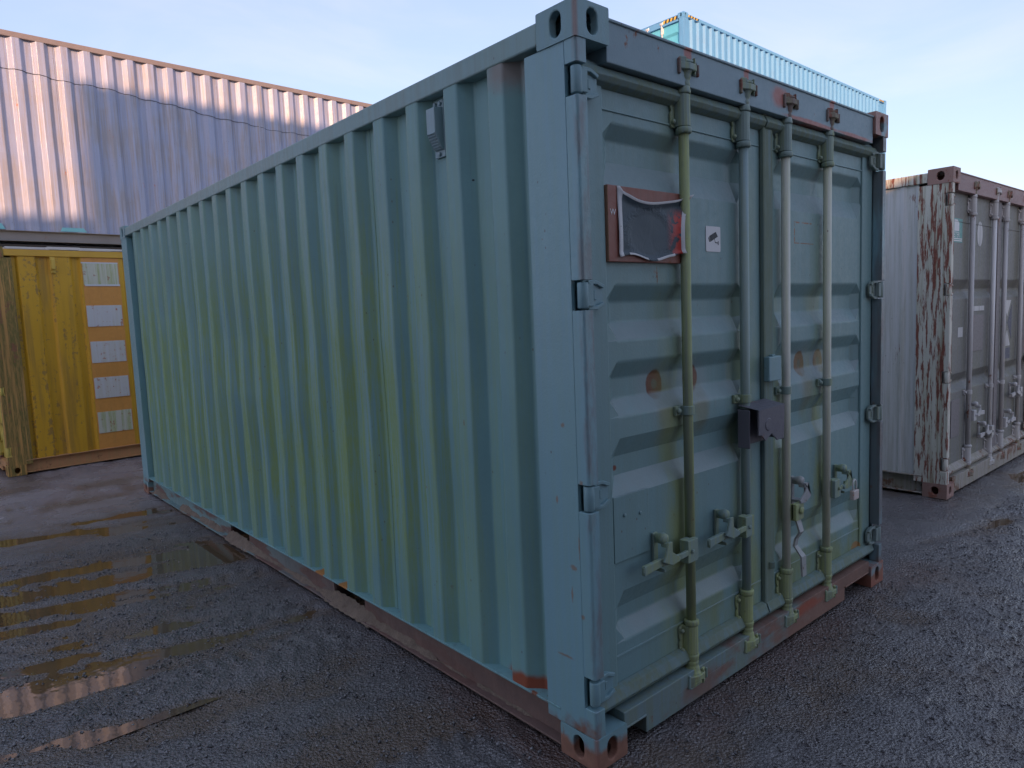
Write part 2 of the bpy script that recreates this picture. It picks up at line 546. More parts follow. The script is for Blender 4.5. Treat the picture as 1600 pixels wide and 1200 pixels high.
M_vent = paint('green_vent_plastic', (0.085, 0.115, 0.13), 0.5, 0.12, algae=0.15, speck=0.1)

# sign materials
def board_extra(n, v, c, r):
    x = n.xyz(v)
    c = n.mix(n.ramp(x[0], 0.185, 0.192, 0.8, 0.0), c, (0.42, 0.24, 0.14))
    return c, r


M_board = paint('brown_sign_board', (0.075, 0.028, 0.020), 0.5, 0.2, rust=0.15, streak=0.2, extra=board_extra, speck=0.0)


def vinyl_extra(n, v, c, r):
    x = n.xyz(v)
    side = n.ramp(x[0], 0.50, 0.60)
    m = n.mul(side, n.ramp(n.noise(v, 16, 4, 0.6), 0.46, 0.52))
    m = n.mul(m, n.ramp(x[2], 1.985, 1.94))
    c = n.mix(m, c, (0.62, 0.065, 0.04))
    return c, r


def make_vinyl():
    n = NB('peeling_vinyl')
    v = n.obj()
    c = n.mix(n.noise(v, 9, 4), (0.030, 0.052, 0.070), (0.062, 0.092, 0.112))
    c, _ = vinyl_extra(n, v, c, 0.4)
    x = n.xyz(v)
    dx = n.mul(n.math('SUBTRACT', x[0], 0.405), 1 / 0.13)
    dz = n.mul(n.math('SUBTRACT', x[2], 1.875), 1 / 0.095)
    d = n.math('SQRT', n.add(n.mul(dx, dx), n.mul(dz, dz)))
    ring = n.ramp(n.math('ABSOLUTE', n.math('SUBTRACT', d, 1.0)), 0.0, 0.28, 1, 0)
    wr = n.noise(n.scale(v, (1, 1, 1.5)), 38, 3, 0.6, 1.2)
    h = n.add(n.mul(n.mul(wr, ring), 1.0), n.mul(n.noise(v, 16, 3, 0.5, 1.0), 0.5))
    nm = n.bump(h, 0.8, 0.006)
    return n.out(c, 0.5, nm)


M_vinyl = make_vinyl()


def flat(name, c, rough=0.5, var=0.06):
    return paint(name, c, rough, var, speck=0.0, bump=0.05)


M_vedge = paint('dirty_white_vinyl', (0.20, 0.20, 0.20), 0.5, 0.12, rust=0.25, rust_scale=40, rust_col=(0.12, 0.11, 0.08), speck=0.0)
M_white = flat('white_print', (0.22, 0.22, 0.225), 0.45)
M_black = flat('black_print', (0.007, 0.008, 0.010), 0.5)
M_letter = flat('pale_lettering', (0.62, 0.56, 0.50), 0.5)
M_cyanpatch = paint('pale_blue_patch', (0.06, 0.15, 0.18), 0.5, 0.2, rust=0.1)

# yellow container
def yside_extra(n, v, c, r):
    st = n.noise(n.scale(v, (14, 14, 1.1)), 1.0, 5, 0.7)
    g = n.noise(v, 22, 5, 0.7)
    fl = n.mx(n.ramp(n.add(n.mul(st, 0.5), n.mul(g, 0.5)), 0.54, 0.59), n.mul(n.ramp(n.noise(n.scale(v, (10, 10, 0.7)), 1.0, 3), 0.5, 0.66), 0.55))
    y = n.xyz(v)[1]
    fl = n.mul(fl, n.ramp(y, 0.88, 0.95, 1.0, 0.2))
    strip = n.mul(n.math('GREATER_THAN', y, 0.94), n.math('LESS_THAN', y, 1.345))
    c = n.mix(n.mul(strip, 0.85), c, n.mix(g, (0.60, 0.25, 0.06), (0.80, 0.36, 0.10)))
    c = n.mix(n.mul(fl, 0.8), c, n.mix(g, (0.10, 0.06, 0.02), (0.42, 0.24, 0.08)))
    return c, r


YEL = (0.25, 0.100, 0.006)
M_yel = paint('yellow_side_paint', YEL, 0.5, 0.12, rust=0.05, streak=0.28, streak_col=(0.22, 0.11, 0.025), extra=yside_extra)
M_ypost = paint('yellow_mossy_post', (0.16, 0.085, 0.025), 0.6, 0.35, algae=0.85, algae_col=(0.070, 0.082, 0.022), rust=0.30, rust_col=(0.20, 0.09, 0.045))
M_yrail = paint('yellow_rail_paint', (0.25, 0.105, 0.012), 0.5, 0.2, rust=0.12)
M_ybrail = paint('yellow_bottom_rail', (0.15, 0.075, 0.035), 0.55, 0.3, rust=0.3, algae=0.2)
M_ydoor = paint('yellow_door_paint', (0.22, 0.13, 0.025), 0.5, 0.3, algae=0.5, rust=0.2)
M_patch = paint('worn_white_placard', (0.21, 0.20, 0.20), 0.5, 0.16, rust=0.36, rust_scale=17, rust_col=(0.36, 0.15, 0.09), fade=0.7, fade_col=(0.42, 0.40, 0.34), speck=0.0)
M_patchg = paint('mossy_white_placard', (0.19, 0.18, 0.14), 0.5, 0.2, algae=0.8, algae_col=(0.28, 0.31, 0.12), rust=0.33, rust_scale=13, rust_col=(0.28, 0.09, 0.05), speck=0.0)
M_roofedge = paint('pale_roof_edge', (0.22, 0.175, 0.16), 0.6, 0.2, rust=0.15)
M_oval = paint('orange_flat_sign_ground', (0.22, 0.12, 0.02), 0.5, 0.12, rust=0.05)

# blue container
M_blue = paint('faded_blue_paint', (0.100, 0.112, 0.160), 0.40, 0.24, rust=0.055, rust_col=(0.35, 0.10, 0.04), rust_scale=3.2, fade=0.75, fade_col=(0.24, 0.22, 0.225), streak=0.25, streak_col=(0.16, 0.13, 0.13))
M_brail = paint('rusty_blue_top_rail', (0.07, 0.058, 0.056), 0.5, 0.25, rust=0.22, rust_col=(0.20, 0.10, 0.06))
M_bbot = paint('grey_bottom_rail', (0.065, 0.060, 0.059), 0.5, 0.2, rust=0.15)
M_cable = flat('dark_cable', (0.015, 0.015, 0.02), 0.6)

# cyan container
M_cyan = paint('pale_cyan_paint', (0.036, 0.100, 0.185), 0.45, 0.12, rust=0.02, fade=0.4, fade_col=(0.075, 0.175, 0.31))
M_cyandoor = paint('blue_door_paint', (0.035, 0.14, 0.31), 0.45, 0.15, speck=0.0)
M_hazard_y = flat('hazard_yellow', (0.22, 0.12, 0.015), 0.5)
M_rodwhite = paint('white_rod_paint', (0.19, 0.188, 0.19), 0.45, 0.15, rust=0.12)

# white container
M_wside = paint('white_side_paint', (0.25, 0.246, 0.245), 0.5, 0.12, rust=0.20, rust_scale=9.0, rust_str=(1, 1, 0.25), rust_col=(0.17, 0.08, 0.06), algae=0.3, algae_col=(0.20, 0.21, 0.12), streak=0.3, streak_col=(0.25, 0.22, 0.20))
M_wpost = paint('flaking_white_post', (0.19, 0.175, 0.15), 0.55, 0.2, rust=0.60, rust_scale=46.0, rust_str=(1, 1, 0.12), rust_col=(0.17, 0.060, 0.042), streak=0.7, streak_col=(0.17, 0.10, 0.06), algae=0.25)
M_wcast = paint('rusty_white_casting', (0.09, 0.055, 0.047), 0.6, 0.25, rust=0.5, rust_scale=9, rust_col=(0.20, 0.075, 0.05))
M_wdoor = paint('grey_door_paint', (0.046, 0.046, 0.045), 0.5, 0.18, algae=0.30, algae_col=(0.13, 0.14, 0.06), streak=0.4, streak_col=(0.09, 0.075, 0.06), fade=0.3, fade_col=(0.20, 0.19, 0.19))
M_whead = paint('rusty_header_paint', (0.07, 0.040, 0.038), 0.5, 0.2, rust=0.2)
M_wrod = paint('grey_white_rod_paint', (0.13, 0.127, 0.127), 0.5, 0.2, rust=0.22, rust_scale=10, streak=0.3, streak_col=(0.2, 0.18, 0.13))
M_wsill = paint('dirty_sill_paint', (0.09, 0.082, 0.075), 0.6, 0.25, algae=0.4, algae_col=(0.12, 0.12, 0.05), rust=0.4, rust_col=(0.13, 0.07, 0.045))
M_teal = flat('teal_sticker', (0.018, 0.075, 0.07), 0.4, 0.15)
M_wornst = paint('worn_sticker', (0.14, 0.14, 0.14), 0.5, 0.2, streak=0.8, streak_col=(0.14, 0.13, 0.13), speck=0)
M_greypatch = paint('grey_patch_plate', (0.05, 0.045, 0.046), 0.5, 0.15, rust=0.2)
M_navy = flat('dark_blue_marking', (0.018, 0.02, 0.03), 0.5, 0.25)
# unseen added stacks behind the photographer, dark so they bounce little light
M_redbox = paint('oxide_red_paint', (0.060, 0.020, 0.014), 0.5, 0.2, rust=0.2)
M_palebox = paint('dark_blue_grey_paint', (0.030, 0.035, 0.045), 0.5, 0.15, rust=0.1)
M_grybox = paint('dark_grey_paint', (0.035, 0.036, 0.038), 0.5, 0.2, rust=0.15)

# ------------------------------------------------------------------ container building blocks
CW = 2.438


def stadium(w_, h_, n=10):
    """points of an upright stadium centred on 0"""
    r = w_ / 2
    pts = []
    for k in range(n + 1):
        a = math.pi * k / n
        pts.append((r * math.cos(a), h_ / 2 - r + r * math.sin(a)))
    for k in range(n + 1):
        a = math.pi + math.pi * k / n
        pts.append((r * math.cos(a), -(h_ / 2 - r) + r * math.sin(a)))
    return pts


def holed_face(mb, to3, w_, h_, hw, hh, depth, inward):
    """rectangle w x h centred on 0 with a stadium hole; to3(u,v,d) gives the point, d = depth inward"""
    hole = stadium(hw, hh)
    n = len(hole)
    outer = []
    for (u, v) in hole:
        a = math.atan2(v / h_, u / w_)
        cu_, cv = math.cos(a), math.sin(a)
        t = min(0.5 / abs(cu_) if abs(cu_) > 1e-9 else 9, 0.5 / abs(cv) if abs(cv) > 1e-9 else 9)
        outer.append((cu_ * t * w_, cv * t * h_))
    for i in range(n):
        j = (i + 1) % n
        mb.face([to3(*hole[i], 0), to3(*hole[j], 0), to3(*outer[j], 0), to3(*outer[i], 0)])
        mb.face([to3(*hole[i], 0), to3(*hole[j], 0), to3(*hole[j], depth), to3(*hole[i], depth)])
        # fill the rectangle's corners
        a, b = outer[i], outer[j]
        if abs(abs(a[0]) - w_ / 2) < 1e-6 and abs(abs(b[1]) - h_ / 2) < 1e-6 and abs(abs(a[1]) - h_ / 2) > 1e-6 and abs(abs(b[0]) - w_ / 2) > 1e-6:
            mb.face([to3(*a, 0), to3(*b, 0), to3(a[0], b[1], 0)])
        elif abs(abs(a[1]) - h_ / 2) < 1e-6 and abs(abs(b[0]) - w_ / 2) < 1e-6 and abs(abs(a[0]) - w_ / 2) > 1e-6 and abs(abs(b[1]) - h_ / 2) > 1e-6:
            mb.face([to3(*a, 0), to3(*b, 0), to3(b[0], a[1], 0)])


def casting(parent, mat, x0, y0, z0, sx, sy, detail=True, hole=(0.051, 0.082)):
    """corner fitting: outer corner at x0,y0; extends sx*0.162 and sy*0.178; z0 = its lower face"""
    A, B, H_ = 0.162, 0.178, 0.118
    x1, y1, z1 = x0 + sx * A, y0 + sy * B, z0 + H_
    mb = MB()
    if not detail:
        mb.box(min(x0, x1), max(x0, x1), min(y0, y1), max(y0, y1), z0, z1)
    else:
        holed_face(mb, lambda u, v, d: (x0 + sx * d, y0 + sy * (B / 2 + u), z0 + H_ / 2 + v), B, H_, hole[0], hole[1], 0.03, sx)
        holed_face(mb, lambda u, v, d: (x0 + sx * (A / 2 + u), y0 + sy * d, z0 + H_ / 2 + v), A, H_, hole[0], hole[1], 0.03, sy)
        for z in (z0, z1):
            mb.face([(x0, y0, z), (x1, y0, z), (x1, y1, z), (x0, y1, z)])
        mb.face([(x1, y0, z0), (x1, y1, z0), (x1, y1, z1), (x1, y0, z1)])
        mb.face([(x0, y1, z0), (x1, y1, z0), (x1, y1, z1), (x0, y1, z1)])
    mb.build('corner_casting', mat, parent, bevel=0.005 if detail else 0)


HINGE_Z = ((2.301, 2.394), (1.614, 1.706), (0.930, 1.018), (0.222, 0.330))


def corner_post(parent, mat, x0, y0, sx, sy, z0, z1, hinges=None):
    """main post body plus the front strip broken at the hinges"""
    mb = MB()
    def bx(a, b, c, d, e, f):
        xa, xb = sorted((x0 + sx * a, x0 + sx * b)); ya, yb = sorted((y0 + sy * c, y0 + sy * d))
        mb.box(xa, xb, ya, yb, e, f)
    if not hinges:
        bx(0.004, 0.13, 0.003, 0.20, z0, z1)
    else:
        # side face of the post, a sheet with depth
        bx(0.004, 0.02, 0.056, 0.246, z0, z1)
        bx(0.02, 0.06, 0.085, 0.14, z0, z1)
        zs = [z0] + [q for h in sorted(hinges) for q in (h[0] - 0.004, h[1] + 0.004)] + [z1]
        for k in range(0, len(zs), 2):
            c0 = 0.011
            poly = [(0.004, 0.056), (0.004, 0.004 + c0)]
            for q in range(1, 6):
                a = q / 6 * math.pi / 2
                poly.append((0.004 + c0 - c0 * math.cos(a), 0.004 + c0 - c0 * math.sin(a)))
            poly += [(0.004 + c0, 0.004), (0.052, 0.004), (0.052, 0.056)]
            mb.prism([(x0 + sx * px, y0 + sy * py) for px, py in poly], 'z', zs[k], zs[k + 1])
    return mb.build('corner_post', mat, parent, bevel=0.0012, seg=1)


def corr_profile(L, start=0.248, pitch=0.2725, din=0.057, dout=0.008, end=None, lead=0.064):
    """list of (y, depth) along the wall"""
    end = L - 0.205 if end is None else end
    k = pitch / 0.2725
    pts = [(start, din), (start + lead, din)]
    y = start + lead
    while y + pitch < end - 0.02:
        pts += [(y + 0.055 * k, dout), (y + 0.137 * k, dout), (y + 0.192 * k, din)]
        y += pitch
        pts.append((y, din))
    pts.append((end, din))
    return pts


L_SEED = 5.3


def vnoise(x, y, seed, s):
    rng = np.random.RandomState(seed)
    g = rng.rand(257, 257)
    X, Y = x / s + 1000.37, y / s + 1000.71
    xi, yi = np.floor(X).astype(int), np.floor(Y).astype(int)
    fx, fy = X - xi, Y - yi
    fx = fx * fx * (3 - 2 * fx); fy = fy * fy * (3 - 2 * fy)
    a = g[xi % 257, yi % 257]; b = g[(xi + 1) % 257, yi % 257]
    c = g[xi % 257, (yi + 1) % 257]; d = g[(xi + 1) % 257, (yi + 1) % 257]
    return (a * (1 - fx) + b * fx) * (1 - fy) + (c * (1 - fx) + d * fx) * fy - 0.5


def wall_sheets(parent, mat, prof, z0, z1, xf, per=4, wob=0.0015, name='side_panel', zrows=1, axis='y', seam=True):
    """corrugated wall split into its welded sheets. xf(depth) -> x"""
    sheets, cur, cnt = [], [prof[0]], 0
    for i in range(1, len(prof)):
        cur.append(prof[i])
        inner = i + 1 < len(prof) and abs(prof[i][1] - prof[i - 1][1]) < 1e-6 and i % 4 == 1 and i > 1
        if inner:
            cnt += 1
            if cnt % per == 0 and seam:
                mid = ((prof[i][0] * 2 + prof[i - 1][0]) / 3, prof[i][1])
                last = cur.pop()
                cur.append(mid)
                sheets.append(cur)
                cur = [(mid[0] + 0.0025, mid[1]), last]
    sheets.append(cur)
    out = []
    for k, sh in enumerate(sheets):
        mb = MB()
        off = random.uniform(-wob, wob)
        ys = [p[0] for p in sh]
        zs = np.linspace(z0, z1, zrows + 1)
        V = []
        for zi, z in enumerate(zs):
            fade_ = math.sin(math.pi * zi / zrows) if zrows > 1 else 0.0
            for (a, d) in sh:
                dd = d + off + fade_ * float(vnoise(np.array([a * 1.0 + 31.7]), np.array([z * 1.0 + L_SEED]), 33, 0.42)[0]) * 0.016
                V.append((xf(dd), a, z))
        m_ = len(sh)
        F = [(r * m_ + c_, r * m_ + c_ + 1, (r + 1) * m_ + c_ + 1, (r + 1) * m_ + c_) for r in range(zrows) for c_ in range(m_ - 1)]
        mb.raw(V, F)
        o = mb.build(name, mat, parent, bevel=0.006, seg=2)
        so_ = o.modifiers.new('thick', 'SOLIDIFY')
        so_.thickness = 0.002
        so_.offset = 0
        for pl in o.data.polygons:
            pl.use_smooth = False
        out.append(o)
    return out


def bottom_rail(parent, mat, L, xs, sx, pockets=(), z0=0.02, z1=0.168, y0=0.18):
    """open channel along the foot of a side wall"""
    mb = MB()
    def bx(a, b, c, d, e, f):
        xa, xb = sorted((xs + sx * a, xs + sx * b))
        mb.box(xa, xb, c, d, e, f)
    bx(0.002, 0.06, y0, L - y0, z1 - 0.009, z1)
    bx(0.004, 0.06, y0, L - y0, z0, z0 + 0.008)
    ys = [y0] + [q for p in pockets for q in p] + [L - y0]
    for k in range(0, len(ys), 2):
        bx(0.045, 0.053, ys[k], ys[k + 1], z0 + 0.008, z1 - 0.009)
    for p in pockets:
        for q in p:
            bx(0.053, 0.5, q - 0.004, q + 0.004, z0 + 0.008, z1 - 0.009)
    return mb.build('bottom_rail', mat, parent, bevel=0.002)


# ---- door parts, built once and shared -------------------------------------------------
_cache = {}


def shared(key, fn):
    if key not in _cache:
        _cache[key] = fn()
    return _cache[key]


def rod_mesh(mat, h):
    def f():
        mb = MB(); mb.lathe([(0.0195, 0), (0.0195, h)], n=18)
        return mb.mesh('lock_rod', mat)
    return shared(('rod', mat.name, round(h, 3)), f)


def bracket_mesh(mat):
    """bearing bracket: bolted plate with a half-round housing and a collar"""
    def f():
        mb = MB()
        pl = [(-0.052, 0.012), (-0.044, 0.002), (0.034, 0.0), (0.034, 0.125), (-0.040, 0.125), (-0.052, 0.115), (-0.052, 0.075), (-0.045, 0.063), (-0.052, 0.050)]
        mb.prism(pl, 'y', 0.020, 0.029)
        poly = [(-0.030, 0.020)]
        for k in range(9):
            a = math.pi + math.pi * k / 8
            poly.append((0.030 * math.cos(a), 0.004 + 0.030 * math.sin(a)))
        poly.append((0.030, 0.020))
        mb.prism(poly, 'z', 0.004, 0.121)
        mb.lathe([(0.027, -0.022), (0.031, -0.018), (0.031, -0.004), (0.028, 0.003)], n=16)
        mb.lathe([(0.028, 0.122), (0.030, 0.128), (0.026, 0.150), (0.023, 0.152)], n=16)
        for z in (0.022, 0.103):
            mb.lathe([(0.010, 0.021), (0.010, 0.012), (0.006, 0.007), (0.001, 0.006)], (-0.041, 0, z), 8, 'y')
        return mb.mesh('rod_bracket', mat)
    return shared(('br', mat.name), f)


def cam_mesh(mat):
    """locking cam: neck, forged head with a claw"""
    def f():
        mb = MB()
        mb.lathe([(0.025, -0.014), (0.027, 0.0), (0.024, 0.010), (0.029, 0.018), (0.030, 0.032), (0.036, 0.040), (0.037, 0.064), (0.028, 0.072)], n=14)
        claw = [(-0.050, -0.026), (-0.010, -0.042), (0.034, -0.040), (0.054, -0.020), (0.048, 0.010), (0.026, 0.002), (0.020, 0.020), (-0.044, 0.016)]
        mb.prism(claw, 'z', 0.042, 0.068)
        mb.prism([(0.026, -0.038), (0.056, -0.022), (0.050, 0.012), (0.032, 0.006)], 'z', 0.030, 0.092)
        mb.prism([(-0.052, -0.022), (-0.022, -0.036), (-0.018, 0.012), (-0.048, 0.014)], 'z', 0.050, 0.088)
        mb.prism([(-0.030, -0.034), (0.012, -0.042), (0.006, 0.004), (-0.022, 0.006)], 'z', 0.068, 0.080)
        return mb.mesh('rod_cam', mat)
    return shared(('cam', mat.name), f)


def keeper_mesh(mat):
    def f():
        mb = MB()
        mb.box(-0.062, -0.050, -0.006, 0.012, -0.030, 0.026)
        mb.box(0.056, 0.066, -0.006, 0.012, -0.022, 0.022)
        mb.prism([(-0.060, 0.026), (0.064, 0.022), (0.048, 0.036), (-0.040, 0.038)], 'y', 0.000, 0.012)
        return mb.mesh('cam_keeper', mat)
    return shared(('keep', mat.name), f)


def guide_mesh(mat):
    """strap clamp halfway up the rod with a bolt on its left ear"""
    def f():
        mb = MB()
        poly = []
        for k in range(11):
            a = math.pi + math.pi * k / 10
            poly.append((0.0245 * math.cos(a), 0.0245 * math.sin(a)))
        poly += [(0.0245, 0.030), (-0.0245, 0.030)]
        mb.prism(poly, 'z', -0.018, 0.018)
        mb.box(-0.056, -0.0245, 0.016, 0.030, -0.018, 0.018)
        mb.lathe([(0.012, 0.017), (0.012, 0.008), (0.007, 0.003), (0.001, 0.002)], (-0.042, 0, 0.0), 8, 'y')
        return mb.mesh('rod_guide', mat)
    return shared(('guide', mat.name), f)


def handle_mesh(mat, sgn, length=0.32):
    """hub on the rod and the bar that swings from it; sgn = -1 left, +1 right"""
    def f():
        mb = MB()
        a, b = sorted((sgn * -0.012, sgn * 0.055))
        mb.box(a, b, -0.042, -0.018, -0.045, 0.045)
        a, b = sorted((sgn * 0.010, sgn * 0.055))
        mb.box(a, b, -0.018, 0.0, -0.045, 0.045)
        mb.lathe([(0.009, -0.043), (0.009, -0.049), (0.004, -0.051)], (sgn * 0.03, 0, 0.0), 8, 'y')
        top = [(sgn * 0.035, -0.040), (sgn * 0.10, -0.046), (sgn * 0.19, -0.030), (sgn * length, -0.034),
               (sgn * length, -0.022), (sgn * 0.19, -0.018), (sgn * 0.10, -0.034), (sgn * 0.035, -0.026)]
        mb.prism(top, 'z', -0.013, 0.009)
        tip = [(sgn * (length - 0.11), -0.014), (sgn * (length - 0.004), -0.024), (sgn * (length - 0.004), 0.012), (sgn * (length - 0.11), 0.016)]
        mb.prism(tip, 'y', -0.036, -0.020)
        return mb.mesh('door_handle', mat)
    return shared(('hand', mat.name, sgn, length), f)


def retainer_mesh(mat, sgn):
    """catch on the door that holds the handle: base plate, knob, forked cover"""
    def f():
        mb = MB()
        mb.box(-0.014, 0.014, 0.018, 0.030, -0.060, 0.085)
        mb.box(-0.010, 0.010, -0.016, 0.020, 0.05, 0.078)
        mb.lathe([(0.006, -0.034), (0.019, -0.030), (0.023, -0.016), (0.017, 0.004), (0.012, 0.018)], (0, 0, 0.070), 10, 'y')
        mb.prism([(-0.012, 0.062), (0.012, 0.062), (sgn * -0.014, 0.020), (sgn * -0.062, -0.012), (sgn * -0.058, -0.026), (sgn * -0.010, -0.030), (sgn * 0.042, -0.006), (sgn * 0.030, 0.012)], 'y', -0.052, -0.042)
        mb.box(-0.012, 0.012, -0.048, -0.014, 0.040, 0.058)
        mb.box(-0.022, 0.022, -0.030, 0.020, -0.034, -0.022)
        mb.lathe([(0.006, -0.024), (0.008, 0.0), (0.008, 0.02)], (0.002, 0, -0.058), 8, 'y')
        return mb.mesh('handle_catch', mat)
    return shared(('ret', mat.name, sgn), f)


def hinge_mesh(mat, sx):
    """barrel in the post's slot and the ribbed blade on the door; origin = post corner, mid height"""
    def f():
        mb = MB()
        h = 0.043
        mb.lathe([(0.017, -h), (0.0185, -h + 0.003), (0.0185, h - 0.003), (0.017, h)], (sx * 0.0245, 0.0245, 0), 14)
        a, b = sorted((sx * 0.0245, sx * 0.066))
        mb.box(a, b, 0.012, 0.034, -h + 0.006, h - 0.006)
        blade = [(sx * 0.050, -0.047), (sx * 0.095, -0.047), (sx * 0.128, -0.032), (sx * 0.134, -0.020), (sx * 0.134, 0.020), (sx * 0.128, 0.032), (sx * 0.095, 0.047), (sx * 0.050, 0.047)]
        mb.prism(blade, 'y', 0.034, 0.047)
        for q in (-1, 1):
            rib = [(sx * 0.050, q * 0.036), (sx * 0.094, q * 0.036), (sx * 0.128, q * 0.022), (sx * 0.134, q * 0.034), (sx * 0.096, q * 0.049), (sx * 0.050, q * 0.049)]
            mb.prism(rib, 'y', 0.023, 0.036)
        a, b = sorted((sx * 0.085, sx * 0.100))
        mb.box(a, b, 0.030, 0.036, -0.016, 0.016)
        return mb.mesh('hinge', mat)
    return shared(('hinge', mat.name, sx), f)


def door_skin(x0, x1, xa, xb, recs, z0, z1, yo=0.065, d=0.036, slant=0.055):
    """door sheet with pressed horizontal recesses (zt, zit, zib, zb)"""
    mb = MB()
    zs = [(z1, 0)]
    for r in recs:
        zs += [(r[0], 0), (r[1], 1), (r[2], 1), (r[3], 0)]
    zs.append((z0, 0))
    cols_ = [(x0, 0), (xa, 0), (xa + slant, 1), (xb - slant, 1), (xb, 0), (x1, 0)]
    g = [[(x, yo + d * fz * fx, z) for x, fx in cols_] for z, fz in zs]
    v = [p for row in g for p in row]
    n = len(cols_)
    f = [(i * n + j, i * n + j + 1, (i + 1) * n + j + 1, (i + 1) * n + j) for i in range(len(zs) - 1) for j in range(n - 1)]
    mb.raw(v, f)
    return mb


def add_hinges(door, mat, x0, sx, y0=0.0, zs=HINGE_Z):
    me = hinge_mesh(mat, sx)
    for a, b in zs:
        link('hinge', me, door, 0.002, 1, (x0, y0, (a + b) / 2))


def add_rod(door, x, y, mat, hw, cam, zb, zt, zg=1.205, mossy=None):
    link('lock_rod', rod_mesh(mat, zt - zb), door, 0, 1, (x, y, zb))
    link('rod_bracket', bracket_mesh(hw), door, 0.002, 1, (x, y, zt - 0.125))
    o = link('rod_bracket', bracket_mesh(mossy or hw), door, 0.002, 1, (x, y, zb))
    o.rotation_euler = (0, R(180), 0)
    o.location = (x, y, zb + 0.125)
    o.rotation_euler = (0, 0, 0)
    o.scale = (1, 1, -1)
    link('rod_cam', cam_mesh(cam), door, 0.003, 1, (x, y, zt + 0.035))
    o = link('rod_cam', cam_mesh(mossy or cam), door, 0.003, 1, (x, y, zb - 0.035))
    o.scale = (1, 1, -1)
    link('rod_guide', guide_mesh(hw), door, 0.002, 1, (x, y, zg))


def shell(root, L, H, m, corr=True, prof_r=None, prof_l=None, pockets=(), doors=True, casting_detail=True, hole=(0.051, 0.082), rows=1, rows_side='l'):
    """frame, walls and roof of a container with its doors at y = 0"""
    for zi, z in enumerate((0.0, H - 0.118)):
        for (x, sx) in ((0, 1), (CW, -1)):
            for (y, sy) in ((0, 1), (L, -1)):
                casting(root, m['cast'], x, y, z, sx, sy, casting_detail, hole)
    for (x, sx) in ((0, 1), (CW, -1)):
        corner_post(root, m['post'], x, 0.0, sx, 1, 0.118, H - 0.118, HINGE_Z if doors else None)
        corner_post(root, m['post'], x, L, sx, -1, 0.118, H - 0.118)
        bottom_rail(root, m['brail'], L, x, sx, pockets)
        mb = MB()
        xa, xb = sorted((x + sx * 0.003, x + sx * 0.066))
        mb.box(xa, xb, 0.179, L - 0.179, H - 0.098, H - 0.022)
        mb.build('top_rail', m['trail'], root, bevel=0.006)
    zt, zb = H - 0.085, 0.163
    pl = prof_l or corr_profile(L)
    pr = prof_r or corr_profile(L)
    wall_sheets(root, m['side'], pl, zb, zt, lambda d: d, zrows=rows if rows_side == 'l' else 1)
    wall_sheets(root, m['side'], pr, zb, zt, lambda d: CW - d, zrows=rows if rows_side == 'r' else 1)
    mb = MB()
    mb.box(0.066, CW - 0.066, 0.05, L - 0.05, H - 0.040, H - 0.022)
    mb.build('roof_panel', m['trail'], root)
    mb = MB()
    mb.box(0.066, CW - 0.066, 0.12, L - 0.06, 0.13, 0.16)
    mb.build('floor_panel', m['brail'], root)
    mb = MB()
    mb.box(0.13, CW - 0.13, L - 0.05, L - 0.02, 0.12, H - 0.12)
    mb.build('end_panel', m['side'], root)


def frame_bars(root, m, L, H, notch=None):
    mb = MB()
    mb.box(0.163, CW - 0.163, 0.014, 0.12, H - 0.165, H - 0.028)
    mb.box(0.163, CW - 0.163, 0.008, 0.05, H - 0.034, H - 0.024)
    mb.build('door_header', m['head'], root, bevel=0.003)
    mb = MB()
    a, b = notch or (0.29, 1.975)
    mb.box(0.163, CW - 0.163, 0.012, 0.12, 0.092, 0.150)
    mb.box(a, b, 0.014, 0.12, 0.018, 0.092)
    mb.box(0.17, a, 0.008, 0.05, 0.086, 0.094)
    mb.box(b, CW - 0.17, 0.008, 0.05, 0.086, 0.094)
    mb.build('door_sill', m['sill'], root, bevel=0.003)


GROUP = 'shipping containers in the yard'

# ================================================================== GROUND
TA = R(-13)
# puddle basins: centre x, y, half length along the tracks, half width, depth
BASINS = [(-0.95, 3.88, 1.0, 0.09, 0.027), (-0.95, 3.52, 0.95, 0.14, 0.029), (-1.05, 3.20, 0.8, 0.10, 0.027), (-0.12, 3.52, 0.55, 0.18, 0.018), (-1.3, 2.98, 0.45, 0.07, 0.022),
          (-0.85, 3.02, 0.35, 0.05, 0.014), (-1.35, 2.07, 0.30, 0.10, 0.026), (-1.25, 2.42, 0.30, 0.06, 0.020), (-0.75, 2.42, 0.22, 0.05, 0.014), (-0.95, 2.16, 0.22, 0.05, 0.014), (-0.30, 1.86, 0.14, 0.06, 0.010),
          (4.05, -0.15, 0.36, 0.09, 0.022), (3.35, 0.05, 0.30, 0.06, 0.016), (5.2, -0.55, 0.6, 0.14, 0.020), (6.2, -0.1, 0.8, 0.15, 0.02),
          (-1.9, 4.5, 0.7, 0.08, 0.014), (4.8, -1.2, 0.5, 0.12, 0.015)]


